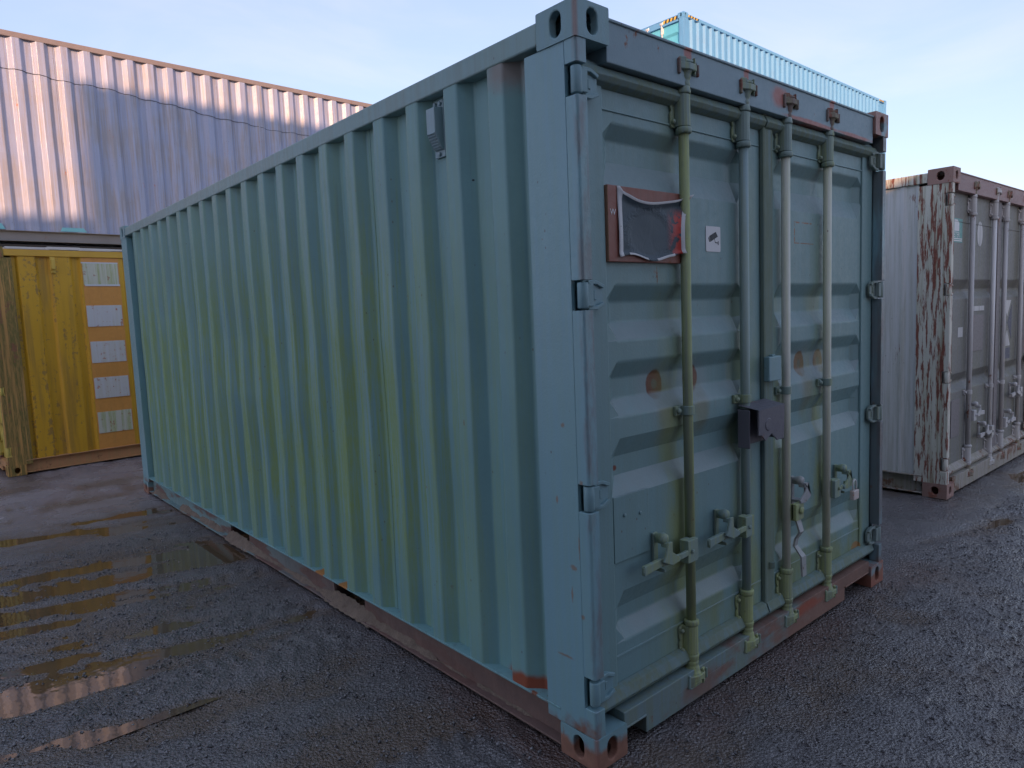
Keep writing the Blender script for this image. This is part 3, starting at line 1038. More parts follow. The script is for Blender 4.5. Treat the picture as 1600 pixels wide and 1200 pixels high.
def ground_h(x, y):
    ca, sa = math.cos(TA), math.sin(TA)
    u, v = x * ca + y * sa, -x * sa + y * ca
    h = vnoise(x, y, 1, 1.3) * 0.010 + vnoise(x, y, 2, 0.35) * 0.013 + vnoise(x, y, 14, 0.16) * 0.008 + vnoise(x, y, 3, 0.09) * 0.005 + vnoise(x, y, 4, 0.04) * 0.0045
    left = 1 / (1 + np.exp((x - 0.6) * 3)) * 1.0
    h = h + vnoise(u, v, 5, 1.0) * 0
    h = h + left * (vnoise(u * 0.16, v, 6, 0.17) * 0.026 + vnoise(u * 0.4, v, 7, 0.07) * 0.010)
    # tyre lug prints
    wob = vnoise(x, y, 12, 0.25) * 5
    lug = np.sin(u * 2 * np.pi / 0.11 + np.abs(np.mod(v, 0.34) - 0.17) * 24 + wob) + 1.2 * vnoise(x, y, 13, 0.05)
    band = np.clip((vnoise(u * 0.10, v, 8, 0.20) - 0.12) * 5, 0, 1)
    h = h + left * np.clip(lug, -0.2, 0.9) * band * 0.008
    h = h + (1 - left) * vnoise(u * 0.3, v, 9, 0.2) * 0.008
    for bx_, by, a, b, d in BASINS:
        du, dv = (x - bx_) * ca + (y - by) * sa, -(x - bx_) * sa + (y - by) * ca
        q = (du / a) ** 2 + (dv / b) ** 2
        h = h - d * np.exp(-q * 1.1)
    # level pads under the containers
    pad = np.clip(np.minimum(np.minimum(x + 0.03, 2.46 - x), np.minimum(y + 0.03, 6.1 - y)) / 0.08, 0, 1)
    h = h * (1 - pad) - 0.004 * pad
    return h


def axis(lo, f0, f1, hi, step, grow=1.28):
    a = list(np.arange(f0, f1, step))
    s_, p = step, f0
    pre = []
    while p > lo:
        s_ *= grow; p -= s_; pre.append(p)
    s_, p = step, a[-1]
    post = []
    while p < hi:
        s_ *= grow; p += s_; post.append(p)
    return np.array(pre[::-1] + a + post)


gx = axis(-420, -2.6, 5.4, 420, 0.019, 1.22)
gy = axis(-420, -1.35, 5.2, 420, 0.019, 1.20)
XX, YY = np.meshgrid(gx, gy, indexing='ij')
ZZ = ground_h(XX, YY)
far = np.clip((np.hypot(XX - 1, YY - 3) - 9) / 12, 0, 1)
ZZ = ZZ * (1 - far) - 0.01 * far
nx, ny = len(gx), len(gy)
me = bpy.data.meshes.new('ground')
me.vertices.add(nx * ny)
me.vertices.foreach_set('co', np.stack([XX, YY, ZZ], -1).astype(np.float32).ravel())
ii, jj = np.meshgrid(np.arange(nx - 1), np.arange(ny - 1), indexing='ij')
q = np.stack([ii * ny + jj, (ii + 1) * ny + jj, (ii + 1) * ny + jj + 1, ii * ny + jj + 1], -1).reshape(-1, 4)
me.loops.add(q.size)
me.loops.foreach_set('vertex_index', q.ravel().astype(np.int32))
me.polygons.add(len(q))
me.polygons.foreach_set('loop_start', (np.arange(len(q)) * 4).astype(np.int32))
me.polygons.foreach_set('loop_total', np.full(len(q), 4, np.int32))
me.polygons.foreach_set('use_smooth', np.ones(len(q), bool))
me.update(calc_edges=True)


def make_ground():
    n = NB('wet_dirty_asphalt')
    v = n.pos()
    big = n.noise(v, 0.8, 5, 0.6)
    mid = n.noise(v, 9, 4, 0.6)
    gr = n.voro(v, 75)
    gr2 = n.voro(v, 150)
    c = n.mix(n.ramp(big, 0.3, 0.7), (0.082, 0.073, 0.073), (0.155, 0.141, 0.142))
    c = n.mix(n.ramp(mid, 0.35, 0.7, 0, 0.7), c, (0.105, 0.091, 0.094))
    far_pale = n.ramp(n.add(n.xyz(v)[1], n.mul(n.noise(v, 0.9, 4), 1.6)), 5.0, 7.0, 0.0, 0.85)  # far yard painted paler, partly to bounce light onto the yellow container
    c = n.mix(far_pale, c, n.mix(n.noise(v, 5, 4), (0.24, 0.205, 0.215), (0.36, 0.315, 0.325)))
    stone = n.ramp(n.noise(v, 110, 1), 0.55, 0.72)
    c = n.mix(n.mul(stone, 0.5), c, (0.30, 0.285, 0.285))
    # brown silt near the rusty steel and in the low places
    z = n.xyz(v)[2]
    silt = n.mul(n.ramp(n.add(z, n.mul(n.math('SUBTRACT', mid, 0.5), 0.012)), -0.012, 0.001, 1, 0), 0.7)
    c = n.mix(silt, c, (0.12, 0.075, 0.045))
    for x, y, rx, ry in ((1.35, -0.05, 0.5, 0.12), (0.6, -0.08, 0.25, 0.08), (2.65, -0.08, 0.25, 0.14), (-0.05, 0.55, 0.10, 0.35), (-0.04, 0.15, 0.1, 0.2)):
        c = n.mix(n.mul(n.ell(v, (0, 1), (x, y), (rx, ry), 0.5, 0.5, 7), 0.6), c, (0.105, 0.058, 0.045))
    wet = n.ramp(n.noise(v, 2.3, 4, 0.6), 0.35, 0.65)
    r = n.ramp(n.add(n.mul(wet, 0.6), n.mul(mid, 0.4)), 0.25, 0.75, 0.10, 0.36)
    h = n.add(n.mul(gr, -0.9), n.mul(gr2, -0.45))
    nm = n.bump(h, 0.95, 0.009)
    nm = n.bump(n.noise(v, 40, 4, 0.6), 0.6, 0.008, nm)
    return n.out(c, r, nm, spec=0.8)


M_ground = make_ground()
me.materials.append(M_ground)
g = link('ground', me)
g['kind'] = 'structure'
g['label'] = 'dark wet gritty yard surface with tyre tracks'


def make_water():
    n = NB('muddy_water')
    v = n.pos()
    c = n.mix(n.noise(v, 3, 3), (0.080, 0.050, 0.028), (0.140, 0.085, 0.046))
    nm = n.bump(n.noise(v, 14, 2), 0.10, 0.004)
    return n.out(c, 0.03, nm, spec=0.6)


M_water = make_water()
for x0, x1, y0, y1 in ((-2.6, -0.004, 1.5, 5.4), (2.6, 7.5, -1.8, 0.27)):
    mb = MB()
    mb.face([(x0, y0, -0.0105), (x1, y0, -0.0105), (x1, y1, -0.0105), (x0, y1, -0.0105)])
    o = mb.build('puddle', M_water, recalc=False)
    o['kind'] = 'structure'

# loose grit and small stones
def grit():
    rng = np.random.RandomState(4)
    N = 26000
    r = rng.rand(N)
    left = rng.rand(N) < 0.55
    x = np.where(left, -2.3 + 2.25 * rng.rand(N), -0.3 + 5.2 * rng.rand(N) ** 1.2)
    y = np.where(left, 0.2 + 4.2 * rng.rand(N) ** 1.15, -1.25 + 1.25 * rng.rand(N) - 0.02)
    keep = ~((x > -0.03) & (y > -0.03))
    x, y = x[keep], y[keep]
    N = len(x)
    sz = 0.0028 + 0.0062 * rng.rand(N) ** 4
    z = ground_h(x, y) + sz * 0.35
    base = np.array([(1, 0, 0), (-1, 0, 0), (0, 1, 0), (0, -1, 0), (0, 0, 1), (0, 0, -1)], float)
    tri = np.array([(0, 2, 4), (2, 1, 4), (1, 3, 4), (3, 0, 4), (2, 0, 5), (1, 2, 5), (3, 1, 5), (0, 3, 5)])
    jit = base[None] * (0.6 + 0.8 * rng.rand(N, 6, 1)) + 0.35 * (rng.rand(N, 6, 3) - 0.5)
    jit[:, :, 2] *= 0.75
    P = jit * sz[:, None, None] + np.stack([x, y, z], -1)[:, None]
    F = (tri[None] + 6 * np.arange(N)[:, None, None]).reshape(-1, 3)
    me = bpy.data.meshes.new('grit')
    me.vertices.add(N * 6)
    me.vertices.foreach_set('co', P.astype(np.float32).ravel())
    me.loops.add(F.size)
    me.loops.foreach_set('vertex_index', F.astype(np.int32).ravel())
    me.polygons.add(len(F))
    me.polygons.foreach_set('loop_start', (np.arange(len(F)) * 3).astype(np.int32))
    me.polygons.foreach_set('loop_total', np.full(len(F), 3, np.int32))
    me.update(calc_edges=True)
    n = NB('wet_grit')
    v = n.pos()
    c = n.mix(n.ramp(n.noise(v, 60, 1), 0.35, 0.7), (0.05, 0.045, 0.048), (0.30, 0.28, 0.28))
    me.materials.append(n.out(c, 0.38))
    o = link('grit', me)
    tag(o, 'small wet stones scattered over the dark yard surface', 'gravel', kind='stuff')


grit()

# ================================================================== GREEN CONTAINER (the subject)
L20, H8 = 6.058, 2.591
gc = thing('shipping_container', 'green twenty-foot shipping container with closed double doors standing in the foreground', 'container', (0, 0, 0), 0, GROUP)
gm = dict(cast=M_gcast, post=M_gpost, brail=M_grail, trail=M_gtop, side=M_gside, head=M_ghead, sill=M_gsill)
POCK = ((1.70, 2.05), (3.35, 3.72))
shell(gc, L20, H8, gm, pockets=POCK, rows=12)
frame_bars(gc, gm, L20, H8)

# vent box
mb = MB()
mb.box(0.043, 0.052, 0.775, 0.845, 2.255, 2.480)
for y, z in ((0.793, 2.463), (0.826, 2.465), (0.81, 2.268)):
    mb.lathe([(0.009, 0.043), (0.009, 0.036), (0.004, 0.033)], (0, y, z), 8, 'x')
vv = [(0.046, 2.450), (0.000, 2.442), (0.000, 2.345), (0.030, 2.285), (0.046, 2.282)]
k = len(vv)
pts = [(a, 0.779, b) for a, b in vv] + [(a, 0.836, b) for a, b in vv]
mb.raw(pts, [(i, (i + 1) % k, k + (i + 1) % k, k + i) for i in range(k)] + [tuple(range(k)), tuple(range(k, 2 * k))[::-1]])
vent = mb.build('vent', M_vent, gc, bevel=0.004)
for q in range(6):
    t = q / 6 + 0.06
    x = 0.030 * t - 0.002
    z = 2.345 - 0.060 * t + 0.004
    b2 = MB()
    b2.prism([(x - 0.004, z - 0.004), (x + 0.002, z - 0.007), (x + 0.005, z - 0.002), (x + 0.002, z + 0.001)], 'y', 0.783, 0.832)
    b2.build('louvre_slat', M_vent, vent)
# mud packed on the bottom flange
def mud():
    rng = np.random.RandomState(11)
    ys = np.arange(0.34, 5.85, 0.02)
    prof = np.linspace(0, 1, 7)
    amt = np.clip(0.45 + 1.5 * vnoise(ys, ys * 0, 21, 0.35) + 0.5 * vnoise(ys, ys * 0 + 3, 22, 0.08), 0.0, 1.0)
    amt[(ys > 1.6) & (ys < 2.1)] = 0.9
    amt[(ys > 3.3) & (ys < 3.75)] = 0.9
    amt[((ys > 1.72) & (ys < 2.03)) | ((ys > 3.37) & (ys < 3.70))] = 1.05
    amt *= np.clip((ys - 0.34) / 0.1, 0, 1) * np.clip((5.85 - ys) / 0.1, 0, 1)
    V = []
    for i, y in enumerate(ys):
        for t in prof:
            x = 0.047 - 0.050 * t * (0.35 + 0.65 * amt[i]) + 0.004 * rng.randn()
            z = 0.020 + amt[i] * 0.060 * (1 - t) ** 1.3 + 0.005 * rng.rand()
            if t == 1.0:
                z = 0.018
            V.append((x, y, z))
    m = len(prof)
    F = [(i * m + j, i * m + j + 1, (i + 1) * m + j + 1, (i + 1) * m + j) for i in range(len(ys) - 1) for j in range(m - 1)]
    mb = MB()
    mb.raw(V, F, 0, True)
    n = NB('brown_mud')
    v = n.pos()
    c = n.mix(n.noise(v, 18, 5, 0.65), (0.085, 0.062, 0.046), (0.30, 0.215, 0.155))
    nm = n.bump(n.noise(v, 60, 4, 0.7), 0.9, 0.01)
    o = mb.build('mud', n.out(c, 0.8, nm))
    tag(o, 'brown mud packed along the bottom rail of the green container', 'mud', kind='stuff')


mud()

# ---- doors
RECS = ((2.253, 2.200, 2.127, 2.035), (1.696, 1.637, 1.563, 1.497), (1.421, 1.361, 1.285, 1.221), (1.144, 1.072, 1.002, 0.929), (0.574, 0.498, 0.445, 0.382))
def green_door(x0, x1, xa, xb, hx, hs):
    d = door_skin(x0, x1, xa, xb, RECS, 0.150, 2.440).build('door', M_gdoor, gc, bevel=0.007, seg=3)
    # stile next to the hinges and the rim of the door
    mb = MB()
    a, b = sorted((hx + hs * 0.056, hx + hs * 0.184))
    mb.box(a, b, 0.056, 0.12, 0.155, 2.435)
    mb.build('door_stile', M_gdoor, d, bevel=0.006)
    a, b = sorted((hx + hs * 0.058, 1.219 - hs * 0.004))
    for z0, z1 in ((0.172, 0.225), (2.372, 2.418)):
        mb = MB()
        mb.prism([(0.064, z0 - 0.014), (0.036, z0), (0.026, z0 + 0.018), (0.040, z1), (0.064, z1 + 0.010)], 'x', a, b)
        mb.build('door_gasket', M_rubber, d, bevel=0.003)
    for z in (2.292, 0.334):
        mb = MB()
        mb.prism([(0.0655, z - 0.005), (0.060, z - 0.002), (0.0605, z + 0.003), (0.0655, z + 0.005)], 'x', min(x0, x1) + 0.07, max(x0, x1) - 0.01)
        mb.build('weld_seam', M_gdoor, d)
    add_hinges(d, M_hinge if hs > 0 else M_ghinge2, hx, hs)
    return d


dl = green_door(0.060, 1.217, 0.185, 1.085, 0.0, 1)
dr = green_door(1.221, 2.378, 1.340, 2.262, CW, -1)
# gasket flap over the seam
mb = MB()
mb.prism([(1.212, 0.062), (1.216, 0.046), (1.228, 0.043), (1.236, 0.047), (1.290, 0.046), (1.304, 0.050), (1.308, 0.062)], 'z', 0.215, 2.452)
mb.prism([(1.212, 0.062), (1.216, 0.046), (1.228, 0.043), (1.236, 0.047), (1.260, 0.050), (1.262, 0.062)], 'z', 2.452, 2.476)
mb.prism([(1.246, 0.046), (1.25, 0.038), (1.262, 0.024), (1.268, 0.026), (1.272, 0.046)], 'z', 0.385, 0.415)
mb.build('door_gasket', M_rubber, dr, bevel=0.003)

ZB, ZT = 0.205, 2.405
add_rod(dl, 0.617, 0.035, M_grod_moss, M_ghw, M_ghw, ZB, ZT, mossy=M_grod_moss)
add_rod(dl, 1.037, 0.035, M_grod_blue, M_ghw, M_ghw, ZB, ZT, mossy=M_grod_moss)
add_rod(dr, 1.391, 0.035, M_grod_pale, M_ghw, M_cam_rust, ZB, ZT, mossy=M_grod_moss)
add_rod(dr, 1.803, 0.035, M_grod_pale, M_ghw, M_cam_rust, ZB, ZT, mossy=M_grod_moss)
for x in (0.617, 1.037, 1.391, 1.803):
    link('cam_keeper', keeper_mesh(M_cam_rust), gc, 0.003, 1, (x, 0.010, 2.492))
    o = link('cam_keeper', keeper_mesh(M_ghw), gc, 0.003, 1, (x, 0.010, 0.110))
    o.scale = (1, 1, -1)

# handles
link('door_handle', handle_mesh(M_ghw, -1), dl, 0.002, 1, (0.600, 0.035, 0.655))
link('handle_catch', retainer_mesh(M_ghw, -1), dl, 0.002, 1, (0.42, 0.035, 0.668))
link('door_handle', handle_mesh(M_ghw, -1), dl, 0.002, 1, (1.020, 0.035, 0.655))
link('handle_catch', retainer_mesh(M_ghw, -1), dl, 0.002, 1, (0.842, 0.035, 0.668))
link('door_handle', handle_mesh(M_ghw, 1, 0.24), dr, 0.002, 1, (1.820, 0.035, 0.655))
link('handle_catch', retainer_mesh(M_ghw, 1), dr, 0.002, 1, (1.955, 0.035, 0.668))
# third rod: bracket with the loose handle hanging down
mb = MB()
mb.box(1.395, 1.470, -0.012, 0.014, 0.585, 0.665)
mb.box(1.395, 1.405, 0.0, 0.05, 0.585, 0.665)
mb.lathe([(0.018, -0.012), (0.018, -0.022), (0.009, -0.026)], (1.437, 0, 0.632), 10, 'y')
h3 = mb.build('door_handle', M_grod_moss, dr, bevel=0.003)
mb = MB()
pl = [((1.412, 1.452), -0.005, 0.585), ((1.414, 1.450), -0.022, 0.53), ((1.424, 1.452), 0.004, 0.49), ((1.422, 1.450), 0.010, 0.455), ((1.430, 1.470), -0.022, 0.405), ((1.432, 1.468), -0.026, 0.31)]
for i in range(len(pl) - 1):
    (a, y, z), (b, y2, z2) = pl[i], pl[i + 1]
    vv = [(a[0], y, z), (a[1], y, z), (b[1], y2, z2), (b[0], y2, z2)]
    back = [(p[0], p[1] + 0.010, p[2]) for p in vv]
    mb.raw(vv + back, [(0, 1, 2, 3), (4, 7, 6, 5), (0, 4, 5, 1), (1, 5, 6, 2), (2, 6, 7, 3), (3, 7, 4, 0)])
mb.build('handle_bar', M_galv, dr)['label'] = 'loose grey handle bar hanging straight down'
o = link('handle_catch', retainer_mesh(M_galv, 1), dr, 0.002, 1, (1.492, 0.035, 0.690))
# lock box over the seam and cap plate above it
mb = MB()
mb.box(0.990, 0.997, -0.012, 0.045, 0.995, 1.160)
top = [(0.997, 1.150), (1.000, 1.176), (1.206, 1.172), (1.214, 1.160)]
mb.face([(0.997, -0.050, 1.162), (1.212, -0.050, 1.168), (1.212, 0.045, 1.185), (0.997, 0.045, 1.178)])
zig = [(0.997, 1.055), (1.022, 1.052), (1.056, 1.022), (1.105, 1.050), (1.118, 1.040), (1.152, 1.014), (1.212, 1.014)]
fr = [(0.997, 1.162)] + zig + [(1.212, 1.168)]
mb.raw([(x, -0.050, z) for x, z in fr] + [(x, -0.044, z) for x, z in fr],
       [tuple(range(len(fr))), tuple(range(len(fr), 2 * len(fr)))[::-1]] + [(i, (i + 1) % len(fr), len(fr) + (i + 1) % len(fr), len(fr) + i) for i in range(len(fr))])
mb.box(1.206, 1.212, -0.044, 0.045, 1.014, 1.166)
mb.box(0.997, 1.206, 0.030, 0.045, 1.000, 1.160)
mb.lathe([(0.028, -0.045), (0.028, -0.0525), (0.024, -0.054)], (1.075, 0, 1.095), 16, 'y')
mb.build('lock_box', M_lockbox, dl, bevel=0.004)['label'] = 'dark purple-grey lock box with torn zigzag lower edge'
mb = MB()
mb.box(1.208, 1.312, 0.016, 0.044, 1.262, 1.372)
mb.box(1.245, 1.275, 0.022, 0.040, 1.372, 1.380)
mb.build('cover_plate', M_hinge, dr, bevel=0.006)
# raised plate on the left door
mb = MB()
mb.box(0.187, 0.388, 0.0575, 0.0648, 0.69, 0.935)
for x, z in ((0.245, 0.86), (0.335, 0.85)):
    mb.lathe([(0.008, 0.0580), (0.008, 0.053), (0.004, 0.051)], (x, 0, z), 8, 'y')
mb.build('data_plate', M_gdoor, dl, bevel=0.002)
# sign board, peeling sign, letter
mb = MB()
mb.box(0.1865, 0.61, 0.047, 0.0648, 1.775, 2.038)
mb.build('sign_board', M_board, dl, bevel=0.003)
nu, nv = 34, 26
V = []
for i in range(nu + 1):
    u = i / nu
    for j in range(nv + 1):
        v = j / nv                              # 0 bottom, 1 top
        sag = 0.046 * (1 - (2 * min(u * 1.02, 1) - 1) ** 2) ** 0.8 + 0.006 * math.sin(7 * u)
        zt = 2.036 - sag * (0 if u < 0.04 else 1)
        zb = 1.790 + 0.010 * math.sin(9 * u) + (0.018 * max(0, (u - 0.85) / 0.15))
        z = zb + (zt - zb) * v
        xr = 0.598 + 0.042 * v ** 2.2 - 0.012 * math.sin(3.1 * v)
        x = 0.235 + (xr - 0.235) * u
        lift = 0.016 * max(0, v - 0.88) / 0.12 * min(1, u * 8) + 0.022 * max(0, u - 0.94) / 0.06 + 0.007 * max(0, 0.06 - v) / 0.06
        y = 0.043 - 0.003 * math.sin(6 * u + 2) * math.sin(5 * v) - lift
        V.append((x, y, z))
F = [(i * (nv + 1) + j, (i + 1) * (nv + 1) + j, (i + 1) * (nv + 1) + j + 1, i * (nv + 1) + j + 1) for i in range(nu) for j in range(nv)]
mb = MB(); mb.raw(V, F, 0, True)
for k_ in range(len(F)):
    i_, j_ = divmod(k_, nv)
    if j_ >= nv - 1 or i_ >= nu - 1 or i_ < 2 or (j_ == 0 and (i_ // 5) % 3):
        mb.m[k_] = 1
o = mb.build('vinyl_sign', [M_vinyl, M_vedge], dl)
o['label'] = 'torn dark blue vinyl sign with white curling edges and red remains'
sm = o.modifiers.new('thick', 'SOLIDIFY'); sm.thickness = 0.0012
me = text_mesh('W', 0.030, M_letter)
link('lettering', me, dl, 0, 1, (0.1965, 0.0464, 1.936), (R(90), 0, 0))
# camera warning sticker
mb = MB()
def rrect(x0, x1, z0, z1, r, n=5):
    pts = []
    for cx, cz, a0 in ((x1 - r, z1 - r, 0), (x0 + r, z1 - r, 90), (x0 + r, z0 + r, 180), (x1 - r, z0 + r, 270)):
        for k in range(n + 1):
            a = R(a0 + 90 * k / n)
            pts.append((cx + r * math.cos(a), cz + r * math.sin(a)))
    return pts
mb.prism(rrect(0.798, 0.902, 1.828, 1.930, 0.006), 'y', 0.0625, 0.0648, 0)
def rot(pts, a, cx, cz):
    ca, sa = math.cos(R(a)), math.sin(R(a))
    return [(cx + (x * ca - z * sa), cz + (x * sa + z * ca)) for x, z in pts]
mb.prism(rot([(-0.028, -0.011), (0.030, -0.012), (0.024, 0.011), (-0.026, 0.013)], 24, 0.850, 1.889), 'y', 0.0618, 0.0626, 1)
mb.prism(rot([(-0.036, -0.008), (-0.030, -0.010), (-0.029, 0.011), (-0.035, 0.009)], 24, 0.850, 1.889), 'y', 0.0618, 0.0626, 1)
mb.prism([(0.855, 1.880), (0.858, 1.880), (0.862, 1.864), (0.884, 1.862), (0.884, 1.866), (0.864, 1.868)], 'y', 0.0618, 0.0626, 1)
mb.prism([(0.883, 1.856), (0.887, 1.856), (0.887, 1.872), (0.883, 1.872)], 'y', 0.0618, 0.0626, 1)
mb.build('camera_sticker', [M_white, M_black], dl)

# padlock hangs from the catch: a thing of its own
pk = thing('padlock', 'small rusty silver padlock hanging from the right-hand door handle catch', 'padlock', (1.985, -0.028, 0.60))
mb = MB()
mb.box(-0.032, 0.032, -0.012, 0.012, -0.026, 0.024)
mb.build('lock_body', M_pad, pk, bevel=0.005)
mb = MB()
mb.tube([(-0.020, 0, 0.02), (-0.020, 0, 0.055)] + [(0.020 * math.cos(R(180 - 18 * k)), 0, 0.055 + 0.022 * math.sin(R(18 * k))) for k in range(1, 10)] + [(0.020, 0, 0.055), (0.020, 0, 0.02)], 0.0045, 8)
mb.build('shackle', M_chrome, pk)

# ================================================================== YELLOW CONTAINER
YA = R(3.4)
yr = R(-90) + YA
ylx, yly = -0.915, 8.10
# place so that canonical (CW,0,0) lands on (ylx, yly)
def place(rz, px, py, X, Y):
    c_, s_ = math.cos(rz), math.sin(rz)
    return X - (px * c_ - py * s_), Y - (px * s_ + py * c_)
ox, oy = place(yr, CW, 0, ylx, yly)
yc = thing('shipping_container', 'rusty yellow shipping container with white placards down its side', 'container', (ox, oy, 0), yr, GROUP)
ym = dict(cast=M_ypost, post=M_ypost, brail=M_ybrail, trail=M_yrail, side=M_yel, head=M_yrail, sill=M_ybrail)
pr = [(0.248, 0.05), (0.285, 0.05), (0.31, 0.016), (0.47, 0.016), (0.50, 0.050), (0.60, 0.050), (0.63, 0.016), (0.815, 0.016), (0.85, 0.050), (0.905, 0.050), (0.93, 0.020), (1.385, 0.020), (1.41, 0.050), (1.50, 0.05)]
y = 1.50
while y < 5.4:
    pr += [(y + 0.03, 0.016), (y + 0.20, 0.016), (y + 0.24, 0.05), (y + 0.34, 0.05)]
    y += 0.34
pr.append((5.853, 0.05))
shell(yc, L20, H8, ym, prof_r=pr, hole=(0.051, 0.07), rows=10, rows_side='r')
frame_bars(yc, ym, L20, H8)
yd = door_skin(0.060, 1.217, 0.185, 1.085, RECS, 0.150, 2.440).build('door', M_ydoor, yc, bevel=0.007)
yd2 = door_skin(1.221, 2.378, 1.340, 2.262, RECS, 0.150, 2.440).build('door', M_ydoor, yc, bevel=0.007)
add_hinges(yd, M_ydoor, 0.0, 1); add_hinges(yd2, M_ydoor, CW, -1)
for d_, x in ((yd, 0.617), (yd, 1.037), (yd2, 1.391), (yd2, 1.803)):
    add_rod(d_, x, 0.035, M_ydoor, M_ydoor, M_cam_rust, ZB, ZT)
# placards (y along the wall, z)
for (y0, y1, z0, z1, m) in ((0.945, 1.33, 2.165, 2.435, M_patchg), (0.945, 1.33, 1.665, 1.920, M_patch), (0.950, 1.33, 1.225, 1.485, M_patch),
                            (0.950, 1.33, 0.79, 1.045, M_patch), (0.952, 1.33, 0.36, 0.62, M_patchg)):
    mb = MB()
    mb.box(CW - 0.0185, CW - 0.012, y0, y1, z0, z1)
    o = mb.build('placard', m, yc, bevel=0.001, seg=1)
    if z0 > 2:
        b2 = MB()
        b2.box(CW - 0.0120, CW - 0.0105, y0 + 0.01, y1 + 0.005, z0 - 0.012, z0 + 0.010)
        b2.box(CW - 0.0120, CW - 0.0105, y0 - 0.012, y1, z1 - 0.012, z1 + 0.004)
        b2.build('tape_strip', M_white, o)
# small vent
mb = MB()
mb.box(CW - 0.014, CW + 0.004, 0.615, 0.665, 2.30, 2.49)
mb.box(CW + 0.004, CW + 0.040, 0.62, 0.66, 2.345, 2.46)
mb.box(CW + 0.004, CW + 0.012, 0.63, 0.65, 2.31, 2.345)
mb.build('vent', M_oval, yc, bevel=0.005)
# pale lapped roof edging
yy = 0.20
k = 0
while yy < 5.8:
    ln = random.uniform(0.30, 0.42)
    mb = MB()
    zz = H8 - 0.022 + (0.004 if k % 2 else 0.0)
    mb.box(CW - 0.14, CW - 0.004 + random.uniform(0, 0.012), yy, yy + ln + 0.02, zz, zz + 0.026 + random.uniform(0, 0.008))
    mb.build('roof_edge', M_roofedge, yc, bevel=0.004)
    yy += ln
    k += 1

# ================================================================== BLUE CONTAINER on a hidden one
L40 = 12.192
BA = R(2.37)
br = R(-90) + BA
bX, bY = -3.4, 10.42 - 3.4 * math.tan(BA)
ox, oy = place(br, CW, 0, bX, bY)
bm_ = dict(cast=M_bbot, post=M_blue, brail=M_bbot, trail=M_brail, side=M_blue, head=M_brail, sill=M_bbot)
sup = thing('shipping_container', 'dark container almost hidden behind the yellow one and carrying the blue one', 'container', (ox, oy, -0.012), br, GROUP)
dm = dict(cast=M_dark, post=M_dark, brail=M_dark, trail=M_dark, side=M_grybox, head=M_dark, sill=M_dark)  # frame painted near-black to stand for the shaded gap under the blue container
HC = 2.896
shell(sup, L40, HC, dm, doors=False, casting_detail=False)
frame_bars(sup, dm, L40, HC)
bc = thing('shipping_container', 'faded blue long shipping container, half sunlit, stacked up behind the yellow container', 'container', (ox, oy, 2.888), br, GROUP)
shell(bc, L40, HC, bm_, prof_r=corr_profile(L40, pitch=0.2882), doors=False, casting_detail=False, rows=10, rows_side='r')
frame_bars(bc, bm_, L40, HC)
for y0, y1, z1 in ((2.30, 2.93, 0.255), (3.60, 3.92, 0.235)):
    mb = MB()
    mb.prism([(y0, 0.178), (y1 + 0.02, 0.178), (y1 - 0.02, z1), (y0 + 0.03, z1)], 'x', CW - 0.0095, CW - 0.004)
    mb.build('repair_patch', M_cyanpatch, bc, bevel=0.001, seg=1)
# thin cable slung along the wall
prof = corr_profile(L40, pitch=0.2882)
pys = [q[0] for q in prof]; pds = [q[1] for q in prof]
pts = []
for i in range(240):
    y = 2.2 + i * 0.03
    t = (y - 2.2) / 6.5
    d = np.interp(y, pys, pds)
    z = 2.46 - 0.55 * t + 0.10 * t * t + 0.012 * math.sin(y * 6.1) + 0.02 * math.sin(y * 1.7)
    p = Vector((CW - d + 0.006, y, z))
    pts.append(p)
mb = MB(); mb.tube(pts, 0.004, 6)
o = mb.build('cable', M_cable)
o.location = (ox, oy, 2.888)
o.rotation_euler = (0, 0, br)
tag(o, 'thin dark cable strung along the faded blue container wall', 'cable')
# marks on the bottom rail
me = text_mesh('O  1 MAX', 0.075, M_wornst, 0.0003)
link('lettering', me, bc, 0, 1, (CW - 0.0440, 2.32, 0.055), (R(90), 0, R(90)))

# ================================================================== CYAN STACK far right
cr_ = R(-90) + R(0.99)
cX, cY, cTop = 12.719, 8.451, 8.449
ox, oy = place(cr_, CW, 0, cX, cY)
cm = dict(cast=M_cyan, post=M_cyan, brail=M_cyan, trail=M_cyan, side=M_cyan, head=M_cyan, sill=M_cyan)
zt_ = cTop - HC
lvl = ((0.0, H8 + 0.06, M_grybox, 'grey container at the foot of the tall stack with the cyan one'), (H8 + 0.06, zt_ - (H8 + 0.06) , M_redbox, 'oxide red container in the middle of the tall stack under the cyan one'))
for z0, hh, m_, lab in lvl:
    t_ = thing('shipping_container', lab, 'container', (ox, oy, z0), cr_, GROUP)
    mm = {k_: m_ for k_ in cm}
    shell(t_, L40, hh, mm, doors=False, casting_detail=False)
    frame_bars(t_, mm, L40, hh)
cc = thing('shipping_container', 'pale cyan long shipping container high on a stack behind the green one', 'container', (ox, oy, zt_), cr_, GROUP)
shell(cc, L40, HC, cm, doors=False, prof_r=corr_profile(L40, pitch=0.2785), casting_detail=True)
frame_bars(cc, cm, L40, HC)
CREC = ((2.52, 2.46, 2.30, 2.24), (1.9, 1.84, 1.5, 1.44), (1.1, 1.04, 0.7, 0.64))
